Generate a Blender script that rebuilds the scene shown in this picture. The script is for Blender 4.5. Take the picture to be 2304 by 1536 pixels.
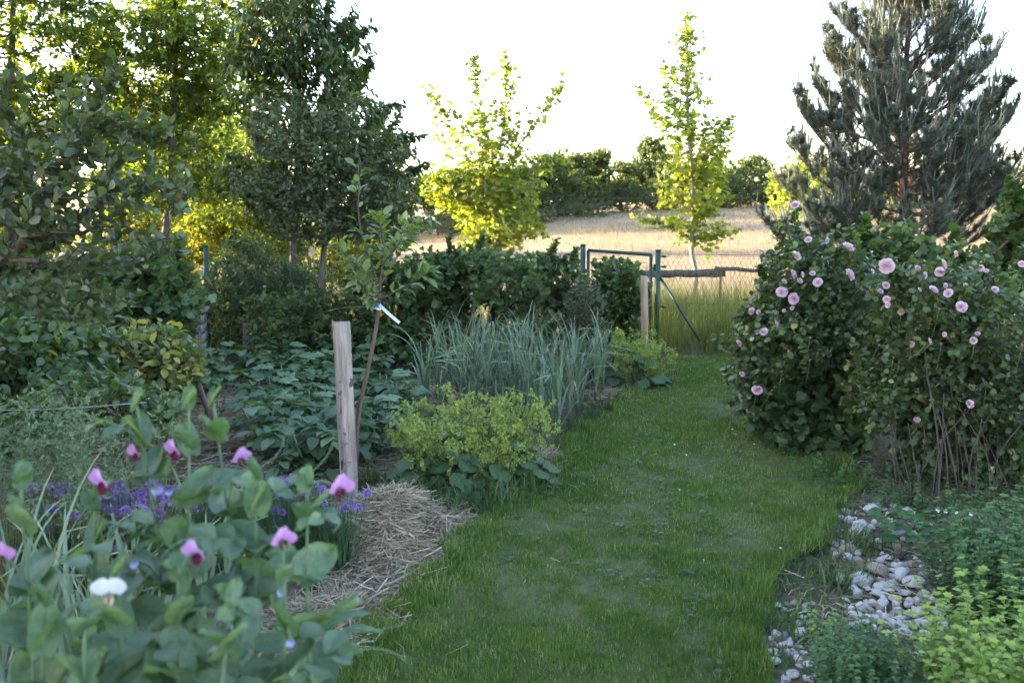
import bpy, math, random
import numpy as np
from mathutils import Vector, Matrix

for o in list(bpy.data.objects):
    bpy.data.objects.remove(o)
SC = bpy.context.scene
COL = SC.collection
rng = np.random.default_rng(11)
random.seed(5)

# ------------------------------------------------------------------ camera
CAM_H = 1.65
F = 1900.0                      # focal length in photo pixels (frame 2304 x 1536)
PITCH = math.atan(288.0 / F)
cam_d = bpy.data.cameras.new('camera')
cam = bpy.data.objects.new('camera', cam_d)
COL.objects.link(cam)
cam.location = (0, 0, CAM_H)
cam.rotation_euler = (math.pi / 2 - PITCH, 0, 0)
cam_d.sensor_width = 36.0
cam_d.lens = 36.0 * F / 2304.0
cam_d.clip_start = 0.05
cam_d.clip_end = 3000
cam_d.dof.use_dof = True
cam_d.dof.focus_distance = 5.6
cam_d.dof.aperture_fstop = 4.5
SC.camera = cam

# ------------------------------------------------------------------ light
SUN_EL = math.radians(10.5)
SUN_XY = (-1.0, 0.20)           # horizontal direction towards the sun
_n = math.hypot(*SUN_XY)
S = Vector((SUN_XY[0] / _n * math.cos(SUN_EL), SUN_XY[1] / _n * math.cos(SUN_EL), math.sin(SUN_EL)))
world = bpy.data.worlds.new('World')
SC.world = world
world.use_nodes = True
wn = world.node_tree.nodes
wl = world.node_tree.links
bg = wn['Background']
sky = wn.new('ShaderNodeTexSky')
sky.sky_type = 'NISHITA'
sky.sun_disc = False
sky.sun_elevation = SUN_EL
sky.sun_rotation = math.atan2(S.x, S.y)
sky.air_density = 1.0
sky.dust_density = 1.0
sky.ozone_density = 1.25
tint = wn.new('ShaderNodeVectorMath'); tint.operation = 'MULTIPLY'; tint.inputs[1].default_value = (1.05, 0.98, 1.01)
wl.new(sky.outputs[0], tint.inputs[0]); wl.new(tint.outputs[0], bg.inputs[0])
bg.inputs[1].default_value = 0.15
sun_d = bpy.data.lights.new('sun', 'SUN')
sun = bpy.data.objects.new('sun', sun_d)
COL.objects.link(sun)
sun.rotation_euler = S.to_track_quat('Z', 'Y').to_euler()
sun_d.energy = 5.0
sun_d.angle = math.radians(0.6)
sun_d.color = (1.0, 0.82, 0.58)
vs = SC.view_settings
vs.view_transform = 'Standard'
vs.look = 'None'
vs.exposure = 3.17
vs.gamma = 1.0
SC.cycles.max_bounces = 5
SC.cycles.diffuse_bounces = 2
SC.cycles.transmission_bounces = 3
SC.cycles.transparent_max_bounces = 8
SC.cycles.use_denoising = True
SC.cycles.use_adaptive_sampling = True
SC.cycles.adaptive_threshold = 0.03

# ------------------------------------------------------------------ helpers
CT, ST = math.cos(PITCH), math.sin(PITCH)
def ray(px, py):
    u = (px - 1152.0) / F
    v = -(py - 768.0) / F
    return np.array([u, v * ST + CT, v * CT - ST])
def at(px, py, Y):
    d = ray(px, py)
    return np.array([0, 0, CAM_H]) + d * (Y / d[1])
def ground(px, py):
    d = ray(px, py)
    return np.array([0, 0, CAM_H]) + d * (-CAM_H / d[2])

def smooth(t):
    t = np.clip(t, 0, 1)
    return t * t * (3 - 2 * t)
_NG = np.random.default_rng(3).random((64, 64))
def vnoise(x, y, s=1.0):
    x = np.asarray(x, float) * s + 100.3
    y = np.asarray(y, float) * s + 57.7
    i = np.floor(x).astype(int); j = np.floor(y).astype(int)
    a = smooth(x - i); b = smooth(y - j)
    i %= 64; j %= 64; i1 = (i + 1) % 64; j1 = (j + 1) % 64
    return (_NG[i, j] * (1 - a) + _NG[i1, j] * a) * (1 - b) + (_NG[i, j1] * (1 - a) + _NG[i1, j1] * a) * b
def zt(x, y):
    """height of the terrain: level garden, field rising behind the fence"""
    x = np.asarray(x, float); y = np.asarray(y, float)
    xs = np.clip(x, -14, 200)
    far = 0.030 * (y - 20) + (0.2 - 0.75 * np.exp(-xs / 9.0)) * np.clip((y - 16) / 45.0, 0, 1)
    w = smooth((y - 13.0) / 14.0)
    z = far * w
    z = np.where(y > 112, z + 0, z)
    top = 0.030 * (112 - 20) + 0.2
    return np.where(y > 112, np.minimum(z, top + 0.004 * (y - 112)), z)

def unit(v):
    v = np.asarray(v, float)
    return v / np.maximum(np.linalg.norm(v, axis=-1, keepdims=True), 1e-9)

ORD = ['first', 'second', 'third', 'fourth', 'fifth', 'sixth', 'seventh', 'eighth', 'ninth', 'tenth', 'eleventh', 'twelfth', 'thirteenth', 'fourteenth', 'fifteenth', 'sixteenth', 'seventeenth', 'eighteenth', 'nineteenth', 'twentieth', 'twenty-first', 'twenty-second', 'twenty-third', 'twenty-fourth', 'twenty-fifth', 'twenty-sixth']
class B:
    """collects triangles of ONE mesh"""
    def __init__(s):
        s.V, s.F, s.A, s.n = [], [], [], 0
    def add(s, V, Fc, val=0.5):
        V = np.asarray(V, float).reshape(-1, 3)
        Fc = np.asarray(Fc, int).reshape(-1, 3)
        s.V.append(V); s.F.append(Fc + s.n)
        s.A.append(np.broadcast_to(np.asarray(val, float), (len(V),)).copy())
        s.n += len(V)
        return s
    def mesh(s, name, mat, origin=(0, 0, 0), smooth_shade=False):
        V = np.concatenate(s.V) - np.asarray(origin, float)
        Fc = np.concatenate(s.F); A = np.concatenate(s.A)
        me = bpy.data.meshes.new(name)
        me.vertices.add(len(V)); me.vertices.foreach_set('co', V.astype(np.float32).ravel())
        me.loops.add(Fc.size); me.loops.foreach_set('vertex_index', Fc.astype(np.int32).ravel())
        me.polygons.add(len(Fc)); me.polygons.foreach_set('loop_start', np.arange(0, Fc.size, 3, dtype=np.int32))
        if smooth_shade:
            me.polygons.foreach_set('use_smooth', np.ones(len(Fc), bool))
        at_ = me.attributes.new('v', 'FLOAT', 'POINT')
        at_.data.foreach_set('value', A.astype(np.float32))
        me.update(calc_edges=True)
        me.materials.append(mat)
        return me
    def obj(s, name, mat, parent=None, origin=None, smooth_shade=False):
        if origin is None:
            origin = tuple(parent.location) if parent is not None else (0, 0, 0)
        me = s.mesh(name, mat, origin, smooth_shade)
        o = bpy.data.objects.new(name, me)
        COL.objects.link(o)
        if parent is not None:
            o.parent = parent
        else:
            o.location = origin
        return o

def tag(o, label=None, cat=None, group=None, kind=None):
    if label: o['label'] = label
    if cat: o['category'] = cat
    if group: o['group'] = group
    if kind: o['kind'] = kind
    return o
def thing(name, label, cat, loc, group=None, rz=0.0):
    o = bpy.data.objects.new(name, None)
    COL.objects.link(o)
    o.location = tuple(float(c) for c in loc)
    o.rotation_euler = (0, 0, rz)
    o.empty_display_size = 0.1
    return tag(o, label, cat, group)
def piece(name, me, parent, loc=(0, 0, 0), rot=None, sc=1.0):
    """a part that shares a mesh; loc / rot are local to the thing"""
    o = bpy.data.objects.new(name, me)
    COL.objects.link(o)
    o.parent = parent
    m = Matrix.Translation(Vector([float(c) for c in loc]))
    if rot is not None:
        m = m @ rot.to_4x4()
    if np.isscalar(sc):
        sc = (sc, sc, sc)
    m = m @ Matrix.Diagonal((float(sc[0]), float(sc[1]), float(sc[2]), 1.0))
    o.matrix_basis = m
    return o
def frame(yd, zn):
    y = Vector([float(c) for c in yd]).normalized(); z = Vector([float(c) for c in zn])
    x = y.cross(z)
    if x.length < 1e-4: x = y.cross(Vector((1, 0.3, 0.2)))
    x.normalize(); z = x.cross(y)
    return Matrix((x, y, z)).transposed()

# ---- templates of leaves: (verts, tris); length along +Y, width along X, up Z
def blade(ws, ts, fold=0.15, curl=0.2, wav=0.0):
    V = [(0, 0, 0)]; n = len(ws)
    for k, (w, t) in enumerate(zip(ws, ts)):
        z = -curl * t * t
        q = wav * (1 if k % 2 else -1)
        V += [(-w, t, z + fold * w + q), (0, t, z), (w, t, z + fold * w - q)]
    V.append((0, 1, -curl)); T = [(0, 2, 1), (0, 3, 2)]
    for k in range(n - 1):
        a = 1 + 3 * k; b = a + 3
        T += [(a, a + 1, b), (a + 1, b + 1, b), (a + 1, a + 2, b + 1), (a + 2, b + 2, b + 1)]
    a = 1 + 3 * (n - 1); e = len(V) - 1
    T += [(a, a + 1, e), (a + 1, a + 2, e)]
    return np.array(V, float), np.array(T)
def fan(pts, cz=0.0, rim=0.06, c=(0, 0.4)):
    V = [(c[0], c[1], cz)]
    for i, (x, y) in enumerate(pts):
        V.append((x, y, rim * ((i % 2) * 2 - 1) + cz))
    n = len(pts)
    T = [(0, 1 + i, 1 + (i + 1) % n) for i in range(n)]
    return np.array(V, float), np.array(T)
L_OVAL = blade([.26, .30], [.3, .68], .25, .25)
L_SIMPLE = blade([.26], [.45], .3, .25)
L_LANCE = blade([.15, .13], [.3, .7], .3, .5)
L_ROUND = blade([.36, .38], [.25, .68], .15, .2)
L_MAPLE = fan([(0, 0), (.5, .02), (.28, .28), (.6, .5), (.25, .6), (0, 1.0), (-.25, .6), (-.6, .5), (-.28, .28), (-.5, .02)], .06, .05)
L_CURR = fan([(0, .08), (.28, -.08), (.34, .18), (.55, .42), (.33, .55), (.25, .8), (0, 1.0), (-.25, .8), (-.33, .55), (-.55, .42), (-.34, .18), (-.28, -.08)], .08, .04)
L_TWO = (np.array([(0, 0, 0), (-.27, .45, .06), (.27, .45, .06), (0, 1, -.15)], float), np.array([(0, 2, 1), (1, 2, 3)]))

def place(tpl, P, Y, Z, size, width=1.0):
    V0, T0 = tpl
    P = np.asarray(P, float).reshape(-1, 3); N = len(P)
    Y = unit(Y); X = np.cross(Y, Z); X = unit(X); Z = np.cross(X, Y)
    size = np.broadcast_to(np.asarray(size, float), (N,))[:, None, None]
    W = P[:, None, :] + size * (X[:, None, :] * (V0[None, :, 0:1] * width) + Y[:, None, :] * V0[None, :, 1:2] + Z[:, None, :] * V0[None, :, 2:3])
    Fc = T0[None] + (np.arange(N) * len(V0))[:, None, None]
    return W.reshape(-1, 3), Fc.reshape(-1, 3), len(V0)
def add_leaves(b, tpl, P, Y, Z, size, width=1.0, val=None):
    V, Fc, k = place(tpl, P, Y, Z, size, width)
    n = len(V) // k
    if val is None: val = rng.random(n)
    b.add(V, Fc, np.repeat(val, k))

def segs(b, P0, P1, r0, r1, sides=5, val=0.5):
    P0 = np.asarray(P0, float).reshape(-1, 3); P1 = np.asarray(P1, float).reshape(-1, 3)
    d = unit(P1 - P0); ref = np.where(np.abs(d[:, 2:3]) > .9, [[1., 0, 0]], [[0, 0, 1.]])
    u = unit(np.cross(d, ref)); w = np.cross(d, u)
    N = len(P0)
    r0 = np.broadcast_to(r0, (N,)); r1 = np.broadcast_to(r1, (N,))
    a = np.arange(sides) * 2 * math.pi / sides
    ring = np.cos(a)[None, :, None] * u[:, None, :] + np.sin(a)[None, :, None] * w[:, None, :]
    V = np.concatenate([P0[:, None] + ring * r0[:, None, None], P1[:, None] + ring * r1[:, None, None]], 1)
    T = []
    for i in range(sides):
        j = (i + 1) % sides
        T += [(i, j, sides + i), (j, sides + j, sides + i)]
    Fc = np.array(T)[None] + (np.arange(N) * 2 * sides)[:, None, None]
    b.add(V.reshape(-1, 3), Fc.reshape(-1, 3), val)
def tube(b, pts, rad, sides=6, val=0.5, cap=True):
    pts = np.asarray(pts, float); n = len(pts)
    rad = np.broadcast_to(np.asarray(rad, float), (n,))
    t = np.gradient(pts, axis=0) if n > 2 else np.repeat(pts[1:] - pts[:1], 2, 0)
    t = unit(t)
    u = np.cross(t[0], [0, 0, 1.0] if abs(t[0][2]) < .9 else [1.0, 0, 0]); u = u / np.linalg.norm(u)
    V = []
    a = np.arange(sides) * 2 * math.pi / sides
    for i in range(n):
        u = u - t[i] * np.dot(u, t[i]); u = u / np.linalg.norm(u); w = np.cross(t[i], u)
        V.append(pts[i] + rad[i] * (np.cos(a)[:, None] * u + np.sin(a)[:, None] * w))
    V = np.concatenate(V); T = []
    for i in range(n - 1):
        for k in range(sides):
            j = (k + 1) % sides; p = i * sides; q = p + sides
            T += [(p + k, p + j, q + k), (p + j, q + j, q + k)]
    if cap:
        c = len(V); V = np.vstack([V, pts[:1], pts[-1:]])
        for k in range(sides):
            j = (k + 1) % sides
            T += [(c, j, k), (c + 1, (n - 1) * sides + k, (n - 1) * sides + j)]
    b.add(V, T, val)
def curve(pts, n=8):
    """smooth polyline through a few points"""
    pts = np.asarray(pts, float)
    if len(pts) < 3:
        t = np.linspace(0, 1, n)[:, None]; return pts[0] * (1 - t) + pts[-1] * t
    P = np.vstack([2 * pts[0] - pts[1], pts, 2 * pts[-1] - pts[-2]])
    out = []
    for i in range(1, len(P) - 2):
        for t in np.linspace(0, 1, n, endpoint=False):
            a, b_, c, d = P[i - 1], P[i], P[i + 1], P[i + 2]
            out.append(.5 * (2 * b_ + (c - a) * t + (2 * a - 5 * b_ + 4 * c - d) * t * t + (3 * b_ - a - 3 * c + d) * t ** 3))
    out.append(pts[-1]); return np.array(out)

# ---- woody plants: points of a crown joined to the nearest wood
def blobs_points(blobs, surf=0.45):
    """blobs: (centre, radii, count)"""
    out = []
    for c, r, n in blobs:
        d = unit(rng.normal(size=(n, 3)))
        k = np.where(rng.random(n) < surf, rng.uniform(.8, 1.05, n), rng.random(n) ** .45)
        p = np.asarray(c) + d * k[:, None] * np.asarray(r)
        out.append(p)
    return np.concatenate(out)
def skeleton(trunk, att, wl=.35, up=.6, bend=.08):
    trunk = np.asarray(trunk, float)
    n0 = len(trunk); cap = n0 + len(att) * 3 + 10
    P = np.zeros((cap, 3)); par = -np.ones(cap, int); pl = np.zeros(cap)
    P[:n0] = trunk; par[1:n0] = np.arange(n0 - 1)
    pl[1:n0] = np.cumsum(np.linalg.norm(np.diff(trunk, axis=0), axis=1)) * .35
    dmin = np.min(np.linalg.norm(att[:, None] - trunk[None], axis=2), axis=1)
    n = n0; tips = []; low = max(1, n0 // 3)
    for p in att[np.argsort(dmin)]:
        d = np.linalg.norm(P[:n] - p, axis=1)
        c = d + wl * pl[:n] + up * np.maximum(0, P[:n, 2] - p[2])
        c[:low] += .6
        j = int(np.argmin(c)); q = P[j]; L = d[j]
        m = 2 if L > .5 else 1 if L > .18 else 0
        last = j
        for k in range(1, m + 1):
            t = k / (m + 1)
            P[n] = q * (1 - t) + p * t + rng.normal(size=3) * bend * L * .5 + np.array([0, 0, -bend * L * math.sin(math.pi * t)])
            par[n] = last; pl[n] = pl[last] + L / (m + 1); last = n; n += 1
        P[n] = p; par[n] = last; pl[n] = pl[last] + L / (m + 1)
        tips.append(n); n += 1
    return P[:n], par[:n], np.array(tips), n0
def wood(b, P, par, r_tip, r_base, n0, ex=2.4, sides=5):
    n = len(P); A = np.zeros(n)
    has = np.zeros(n, bool); has[par[par >= 0]] = True
    A[~has] = 1.0
    for i in range(n - 1, 0, -1):
        A[par[i]] += A[i]
    r = r_tip * A ** (1 / ex)
    r = r * np.minimum(1, 1) ; k = r_base / r[0]
    # ease the scale from tip to base so that the base has r_base
    s = smooth(np.log(np.maximum(A, 1)) / math.log(max(A[0], 2)))
    r = r * (1 + (k - 1) * s)
    i = np.arange(1, n)
    r1 = np.where(np.isin(i, np.arange(n0)), r[i], np.minimum(r[i], r[par[i]]))
    r0 = np.where(i < n0, r[par[i]], np.minimum(r[par[i]], r[i] * 1.35))
    big = r0 > .012
    if big.any(): segs(b, P[par[i]][big], P[i][big], r0[big], r1[big], 7)
    if (~big).any(): segs(b, P[par[i]][~big], P[i][~big], r0[~big], r1[~big], 3)
def twig_leaves(b, tipP, tipD, n, L, tpl, size, spread=.9, fwd=.6, droop=0., upn=1.0, up=.3, width=1.0, jit=.25, tb=None, val=None, back=.6, rnd=.5):
    """n leaves along a twig of length L at every tip"""
    N = len(tipP)
    D = unit(unit(tipD) + np.array([0, 0, up]) + rng.normal(size=(N, 3)) * .35)
    ref = unit(rng.normal(size=(N, 3))); U = unit(np.cross(D, ref)); W = np.cross(D, U)
    if tb is not None:
        segs(tb, tipP - D * L * back * .5, tipP + D * L * (1 - back), .0022, .0012, 3)
    for k in range(n):
        t = (k + rng.random(N) * .6) / n
        p = tipP + D * (L * (t - back))[:, None]
        a = k * 2.4 + rng.random(N) * .8
        side = np.cos(a)[:, None] * U + np.sin(a)[:, None] * W
        y = D * (fwd + .5 * t)[:, None] + side * spread + np.array([0, 0, -droop]) + rng.normal(size=(N, 3)) * jit
        z = np.array([0, 0, upn]) + rng.normal(size=(N, 3)) * rnd + D * .3
        sz = size * rng.uniform(.65, 1.15, N)
        v = rng.random(N) if val is None else np.clip(val + rng.normal(size=N) * .2, 0, 1)
        add_leaves(b, tpl, p, y, z, sz, width, v)

# ------------------------------------------------------------------ materials
def newmat(name):
    m = bpy.data.materials.new(name); m.use_nodes = True
    nt = m.node_tree; nt.nodes.clear()
    return m, nt.nodes, nt.links
def c4(c): return (c[0], c[1], c[2], 1.0)
def leaf_mat(name, stops, trans, tf=.35, rough=.45, spec=.35, noise=.35, nscale=2.2):
    """stops: [(pos, colour)] along the per-leaf value v"""
    m, N, L = newmat(name)
    a = N.new('ShaderNodeAttribute'); a.attribute_name = 'v'
    cr = N.new('ShaderNodeValToRGB'); el = cr.color_ramp.elements
    while len(el) < len(stops): el.new(.5)
    for e, (p, c) in zip(el, stops):
        k = .05 if c[1] >= c[0] and c[1] > c[2] and 'maple' not in name else 0.
        lum = .3 * c[0] + .6 * c[1] + .1 * c[2]
        e.position = p; e.color = c4([q * (1 - k) + lum * k for q in c])
    L.new(a.outputs['Fac'], cr.inputs[0])
    tc = N.new('ShaderNodeTexCoord'); nz = N.new('ShaderNodeTexNoise'); nz.inputs['Scale'].default_value = nscale
    nz.inputs['Detail'].default_value = 3
    L.new(tc.outputs['Object'], nz.inputs['Vector'])
    mp = N.new('ShaderNodeMapRange'); mp.inputs[1].default_value = .3; mp.inputs[2].default_value = .7
    mp.inputs[3].default_value = 1 - noise; mp.inputs[4].default_value = 1 + noise
    L.new(nz.outputs['Fac'], mp.inputs[0])
    mx = N.new('ShaderNodeVectorMath'); mx.operation = 'SCALE'
    L.new(cr.outputs[0], mx.inputs[0]); L.new(mp.outputs[0], mx.inputs['Scale'])
    p = N.new('ShaderNodeBsdfPrincipled'); p.inputs['Roughness'].default_value = rough
    p.inputs['Specular IOR Level'].default_value = spec
    L.new(mx.outputs[0], p.inputs['Base Color'])
    t = N.new('ShaderNodeBsdfTranslucent')
    t2 = N.new('ShaderNodeVectorMath'); t2.operation = 'MULTIPLY'
    L.new(mx.outputs[0], t2.inputs[0]); t2.inputs[1].default_value = trans
    L.new(t2.outputs[0], t.inputs[0])
    mix = N.new('ShaderNodeMixShader'); mix.inputs[0].default_value = tf
    L.new(p.outputs[0], mix.inputs[1]); L.new(t.outputs[0], mix.inputs[2])
    o = N.new('ShaderNodeOutputMaterial'); L.new(mix.outputs[0], o.inputs[0])
    return m
def solid_mat(name, ca, cb, scale=8, rough=.8, bump=.3, stretch=(1, 1, 1), detail=5, metal=0., spec=.3, spots=None, coord='Object', lo=.35, hi=.65, bdist=.01):
    m, N, L = newmat(name)
    tc = N.new('ShaderNodeTexCoord'); mp = N.new('ShaderNodeMapping'); mp.inputs['Scale'].default_value = stretch
    L.new(tc.outputs[coord], mp.inputs['Vector'])
    nz = N.new('ShaderNodeTexNoise'); nz.inputs['Scale'].default_value = scale; nz.inputs['Detail'].default_value = detail
    nz.inputs['Roughness'].default_value = .65
    L.new(mp.outputs[0], nz.inputs['Vector'])
    cr = N.new('ShaderNodeValToRGB'); cr.color_ramp.elements[0].position = lo; cr.color_ramp.elements[1].position = hi
    cr.color_ramp.elements[0].color = c4(ca); cr.color_ramp.elements[1].color = c4(cb)
    L.new(nz.outputs['Fac'], cr.inputs[0]); col = cr.outputs[0]
    if spots:
        sc, thr, cs = spots
        n2 = N.new('ShaderNodeTexNoise'); n2.inputs['Scale'].default_value = sc; n2.inputs['Detail'].default_value = 4
        L.new(tc.outputs[coord], n2.inputs['Vector'])
        r2 = N.new('ShaderNodeValToRGB'); r2.color_ramp.elements[0].position = thr; r2.color_ramp.elements[1].position = min(1, thr + .06)
        L.new(n2.outputs['Fac'], r2.inputs[0])
        mx = N.new('ShaderNodeMix'); mx.data_type = 'RGBA'
        L.new(r2.outputs[0], mx.inputs[0]); L.new(col, mx.inputs[6]); mx.inputs[7].default_value = c4(cs)
        col = mx.outputs[2]
    p = N.new('ShaderNodeBsdfPrincipled'); p.inputs['Roughness'].default_value = rough; p.inputs['Metallic'].default_value = metal
    p.inputs['Specular IOR Level'].default_value = spec
    L.new(col, p.inputs['Base Color'])
    if bump:
        bp = N.new('ShaderNodeBump'); bp.inputs['Strength'].default_value = bump; bp.inputs['Distance'].default_value = bdist
        L.new(nz.outputs['Fac'], bp.inputs['Height']); L.new(bp.outputs[0], p.inputs['Normal'])
    o = N.new('ShaderNodeOutputMaterial'); L.new(p.outputs[0], o.inputs[0])
    return m
M = {}
M['soil'] = solid_mat('soil_and_hay', (.045, .032, .024), (.16, .12, .085), 14, .95, .6, detail=9, spots=(5, .55, (.04, .06, .02)))
M['lawn'] = solid_mat('lawn_soil', (.045, .055, .018), (.11, .11, .045), 22, .95, .5, detail=9)
M['field'] = solid_mat('dry_field', (.19, .145, .085), (.28, .215, .135), 1.3, .95, .4, detail=10)
M['grass'] = leaf_mat('lawn_grass', [(0, (.050, .105, .014)), (.5, (.128, .205, .036)), (.84, (.235, .29, .080)), (1, (.46, .41, .27))], (1.3, 1.4, .6), .25, .6, .2, .10, 2.6)
M['weed'] = leaf_mat('bed_edge_grass', [(0, (.045, .085, .028)), (.6, (.085, .14, .045)), (1, (.20, .20, .10))], (1.4, 1.5, .6), .28, .55, .25)
M['tallgrass'] = leaf_mat('tall_grass', [(0, (.06, .10, .03)), (.6, (.125, .165, .045)), (1, (.30, .27, .11))], (1.8, 1.6, .6), .45, .55, .2)
M['hay'] = leaf_mat('field_grass', [(0, (.17, .13, .075)), (.6, (.25, .19, .115)), (1, (.33, .265, .17))], (1.2, 1.1, .9), .35, .7, .15, .15, .4)
M['straw'] = leaf_mat('straw', [(0, (.14, .10, .062)), (.5, (.32, .25, .165)), (1, (.50, .43, .32))], (1, 1, 1), .1, .7, .2, .2)
M['strawbase'] = solid_mat('straw_base', (.09, .065, .04), (.26, .20, .13), 30, .95, .8, detail=10)
M['bark'] = solid_mat('bark', (.05, .042, .035), (.13, .115, .10), 22, .9, .5, (1, 1, .25))
M['barkpale'] = solid_mat('bark_pale', (.16, .13, .10), (.34, .30, .25), 18, .85, .4, (1, 1, .3))
M['barkred'] = solid_mat('pine_bark', (.06, .032, .022), (.17, .085, .05), 20, .9, .6, (1, 1, .4))
M['twig'] = solid_mat('twig_bark', (.07, .045, .035), (.16, .115, .09), 25, .75, .3, (1, 1, .3))
M['cane'] = solid_mat('rose_cane', (.040, .030, .026), (.10, .075, .06), 16, .7, .3, (1, 1, .3))
M['wood'] = solid_mat('split_timber', (.19, .145, .125), (.43, .345, .305), 34, .85, .45, (1, 1, .10), spots=(11, .60, (.09, .075, .07)))
M['woodred'] = solid_mat('reddish_timber', (.27, .17, .11), (.42, .30, .21), 24, .85, .4, (1, 1, .1))
M['woodgrey'] = solid_mat('grey_timber', (.12, .11, .11), (.25, .235, .235), 20, .9, .5, (1, 1, .12))
M['whitewash'] = solid_mat('white_wood', (.5, .48, .48), (.7, .68, .68), 14, .8, .2, (1, 1, .2))
M['green'] = solid_mat('green_paint', (.006, .034, .024), (.010, .046, .033), 20, .42, .05, spec=.5)
M['wire'] = solid_mat('fence_wire', (.05, .085, .07), (.09, .13, .11), 30, .5, 0, metal=.2)
M['galv'] = solid_mat('line_wire', (.25, .24, .23), (.35, .34, .33), 30, .5, 0, metal=.4)
M['red'] = solid_mat('red_paint', (.45, .03, .04), (.6, .06, .07), 18, .6, .2)
M['plastic'] = solid_mat('white_tag', (.78, .78, .80), (.84, .84, .86), 4, .45, 0)
M['blue'] = solid_mat('blue_tag', (.06, .16, .62), (.10, .24, .75), 6, .45, 0)
M['stone'] = solid_mat('pale_stone', (.22, .19, .165), (.58, .54, .51), 11, .85, .35, detail=8, spots=(22, .60, (.20, .17, .13)), lo=.3, hi=.6)
M['stonebrown'] = solid_mat('brown_stone', (.17, .135, .10), (.36, .30, .23), 13, .85, .35, detail=8)
M['stonegrey'] = solid_mat('grey_stone', (.17, .165, .165), (.33, .31, .30), 16, .9, .4, detail=8)
M['stoneblack'] = solid_mat('dark_stone', (.015, .015, .02), (.04, .04, .05), 9, .5, .2)

M['ash'] = leaf_mat('ash_leaf', [(0, (.035, .07, .012)), (.6, (.07, .115, .02)), (1, (.13, .16, .03))], (2.8, 2.5, .45), .5, .4, .35)
M['cherry'] = leaf_mat('cherry_leaf', [(0, (.028, .06, .018)), (.7, (.055, .10, .028)), (.97, (.09, .13, .035)), (1, (.25, .13, .03))], (2.4, 2.0, .45), .35, .35, .45)
M['appledark'] = leaf_mat('grey_green_leaf', [(0, (.042, .064, .028)), (.6, (.075, .102, .046)), (1, (.13, .16, .08))], (1.8, 1.8, .6), .3, .5, .35)
M['quince'] = leaf_mat('broad_leaf', [(0, (.042, .070, .030)), (.6, (.078, .116, .048)), (.93, (.13, .165, .068)), (1, (.19, .18, .10))], (1.9, 1.9, .5), .3, .36, .5)
M['maple'] = leaf_mat('maple_leaf', [(0, (.10, .16, .022)), (.6, (.17, .225, .035)), (1, (.27, .28, .06))], (2.0, 1.9, .5), .45, .45, .35, .2)
M['sunshrub'] = leaf_mat('sunlit_shrub', [(0, (.07, .105, .016)), (.6, (.13, .165, .026)), (1, (.22, .21, .045))], (2.3, 2.1, .45), .5, .5, .25)
M['currant'] = leaf_mat('currant_leaf', [(0, (.038, .074, .030)), (.6, (.074, .122, .046)), (.97, (.12, .17, .065)), (1, (.20, .22, .06))], (2.0, 2.0, .5), .3, .42, .4)
M['currantlight'] = leaf_mat('currant_light_leaf', [(0, (.045, .085, .026)), (.6, (.075, .125, .042)), (1, (.12, .17, .07))], (2.0, 2.0, .6), .32, .45, .4)
M['yellowing'] = leaf_mat('yellowing_leaf', [(0, (.07, .12, .04)), (.4, (.12, .175, .052)), (.62, (.20, .24, .065)), (.85, (.36, .33, .09)), (1, (.46, .40, .16))], (1.7, 1.6, .7), .3, .5, .35)
M['rose'] = leaf_mat('rose_leaf', [(0, (.034, .068, .028)), (.5, (.068, .112, .044)), (.8, (.12, .170, .066)), (.96, (.16, .205, .085)), (1, (.26, .23, .06))], (2.0, 2.0, .5), .28, .42, .42)
M['rosepetal'] = leaf_mat('rose_petal', [(0, (.68, .34, .46)), (.45, (.74, .48, .58)), (1, (.80, .64, .70))], (1.1, 1, 1.05), .35, .6, .2, .06)
M['budpetal'] = leaf_mat('bud_petal', [(0, (.55, .14, .20)), (1, (.70, .34, .40))], (1.1, 1, 1), .3, .6, .2, .06)
M['pine'] = leaf_mat('pine_needle', [(0, (.050, .072, .062)), (.55, (.098, .125, .104)), (.85, (.15, .175, .135)), (1, (.23, .235, .165))], (1.2, 1.3, .8), .18, .5, .35, .25)
M['candle'] = leaf_mat('pine_shoot', [(0, (.085, .105, .092)), (1, (.16, .18, .145))], (1.4, 1.3, .8), .15, .6, .2, .15)
M['hedge'] = leaf_mat('far_leaf', [(0, (.032, .058, .022)), (.6, (.060, .095, .033)), (1, (.12, .15, .05))], (2.2, 1.9, .6), .4, .55, .2, .3, .6)
M['garlic'] = leaf_mat('garlic_leaf', [(0, (.085, .140, .090)), (.6, (.145, .215, .138)), (.88, (.20, .27, .165)), (.95, (.36, .33, .16)), (1, (.42, .33, .15))], (1.2, 1.4, .8), .22, .42, .45, .2)
M['garlicold'] = leaf_mat('garlic_dry_leaf', [(0, (.30, .27, .13)), (1, (.44, .38, .22))], (1.1, 1.1, .9), .25, .6, .2, .2)
M['pea'] = leaf_mat('pea_leaf', [(0, (.062, .110, .066)), (.6, (.096, .156, .090)), (1, (.14, .21, .115))], (1.8, 2.1, .45), .30, .45, .35, .22, 9)
M['peastem'] = leaf_mat('pea_stem', [(0, (.12, .20, .10)), (1, (.17, .25, .13))], (1.2, 1.3, .8), .2, .45, .35, .1)
M['peapink'] = leaf_mat('pea_standard', [(0, (.50, .17, .48)), (1, (.70, .42, .72))], (1.1, 1, 1.1), .4, .6, .2, .08)
M['peamaroon'] = leaf_mat('pea_wing', [(0, (.13, .008, .05)), (1, (.22, .015, .09))], (1.3, 1, 1.1), .25, .5, .3, .1)
M['peawhite'] = leaf_mat('pea_white', [(0, (.60, .58, .62)), (1, (.76, .75, .78))], (1, 1, 1.05), .3, .6, .2, .05)
M['peablush'] = leaf_mat('pea_blush', [(0, (.70, .36, .36)), (1, (.80, .52, .48))], (1, 1, 1), .3, .6, .2, .05)
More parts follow.
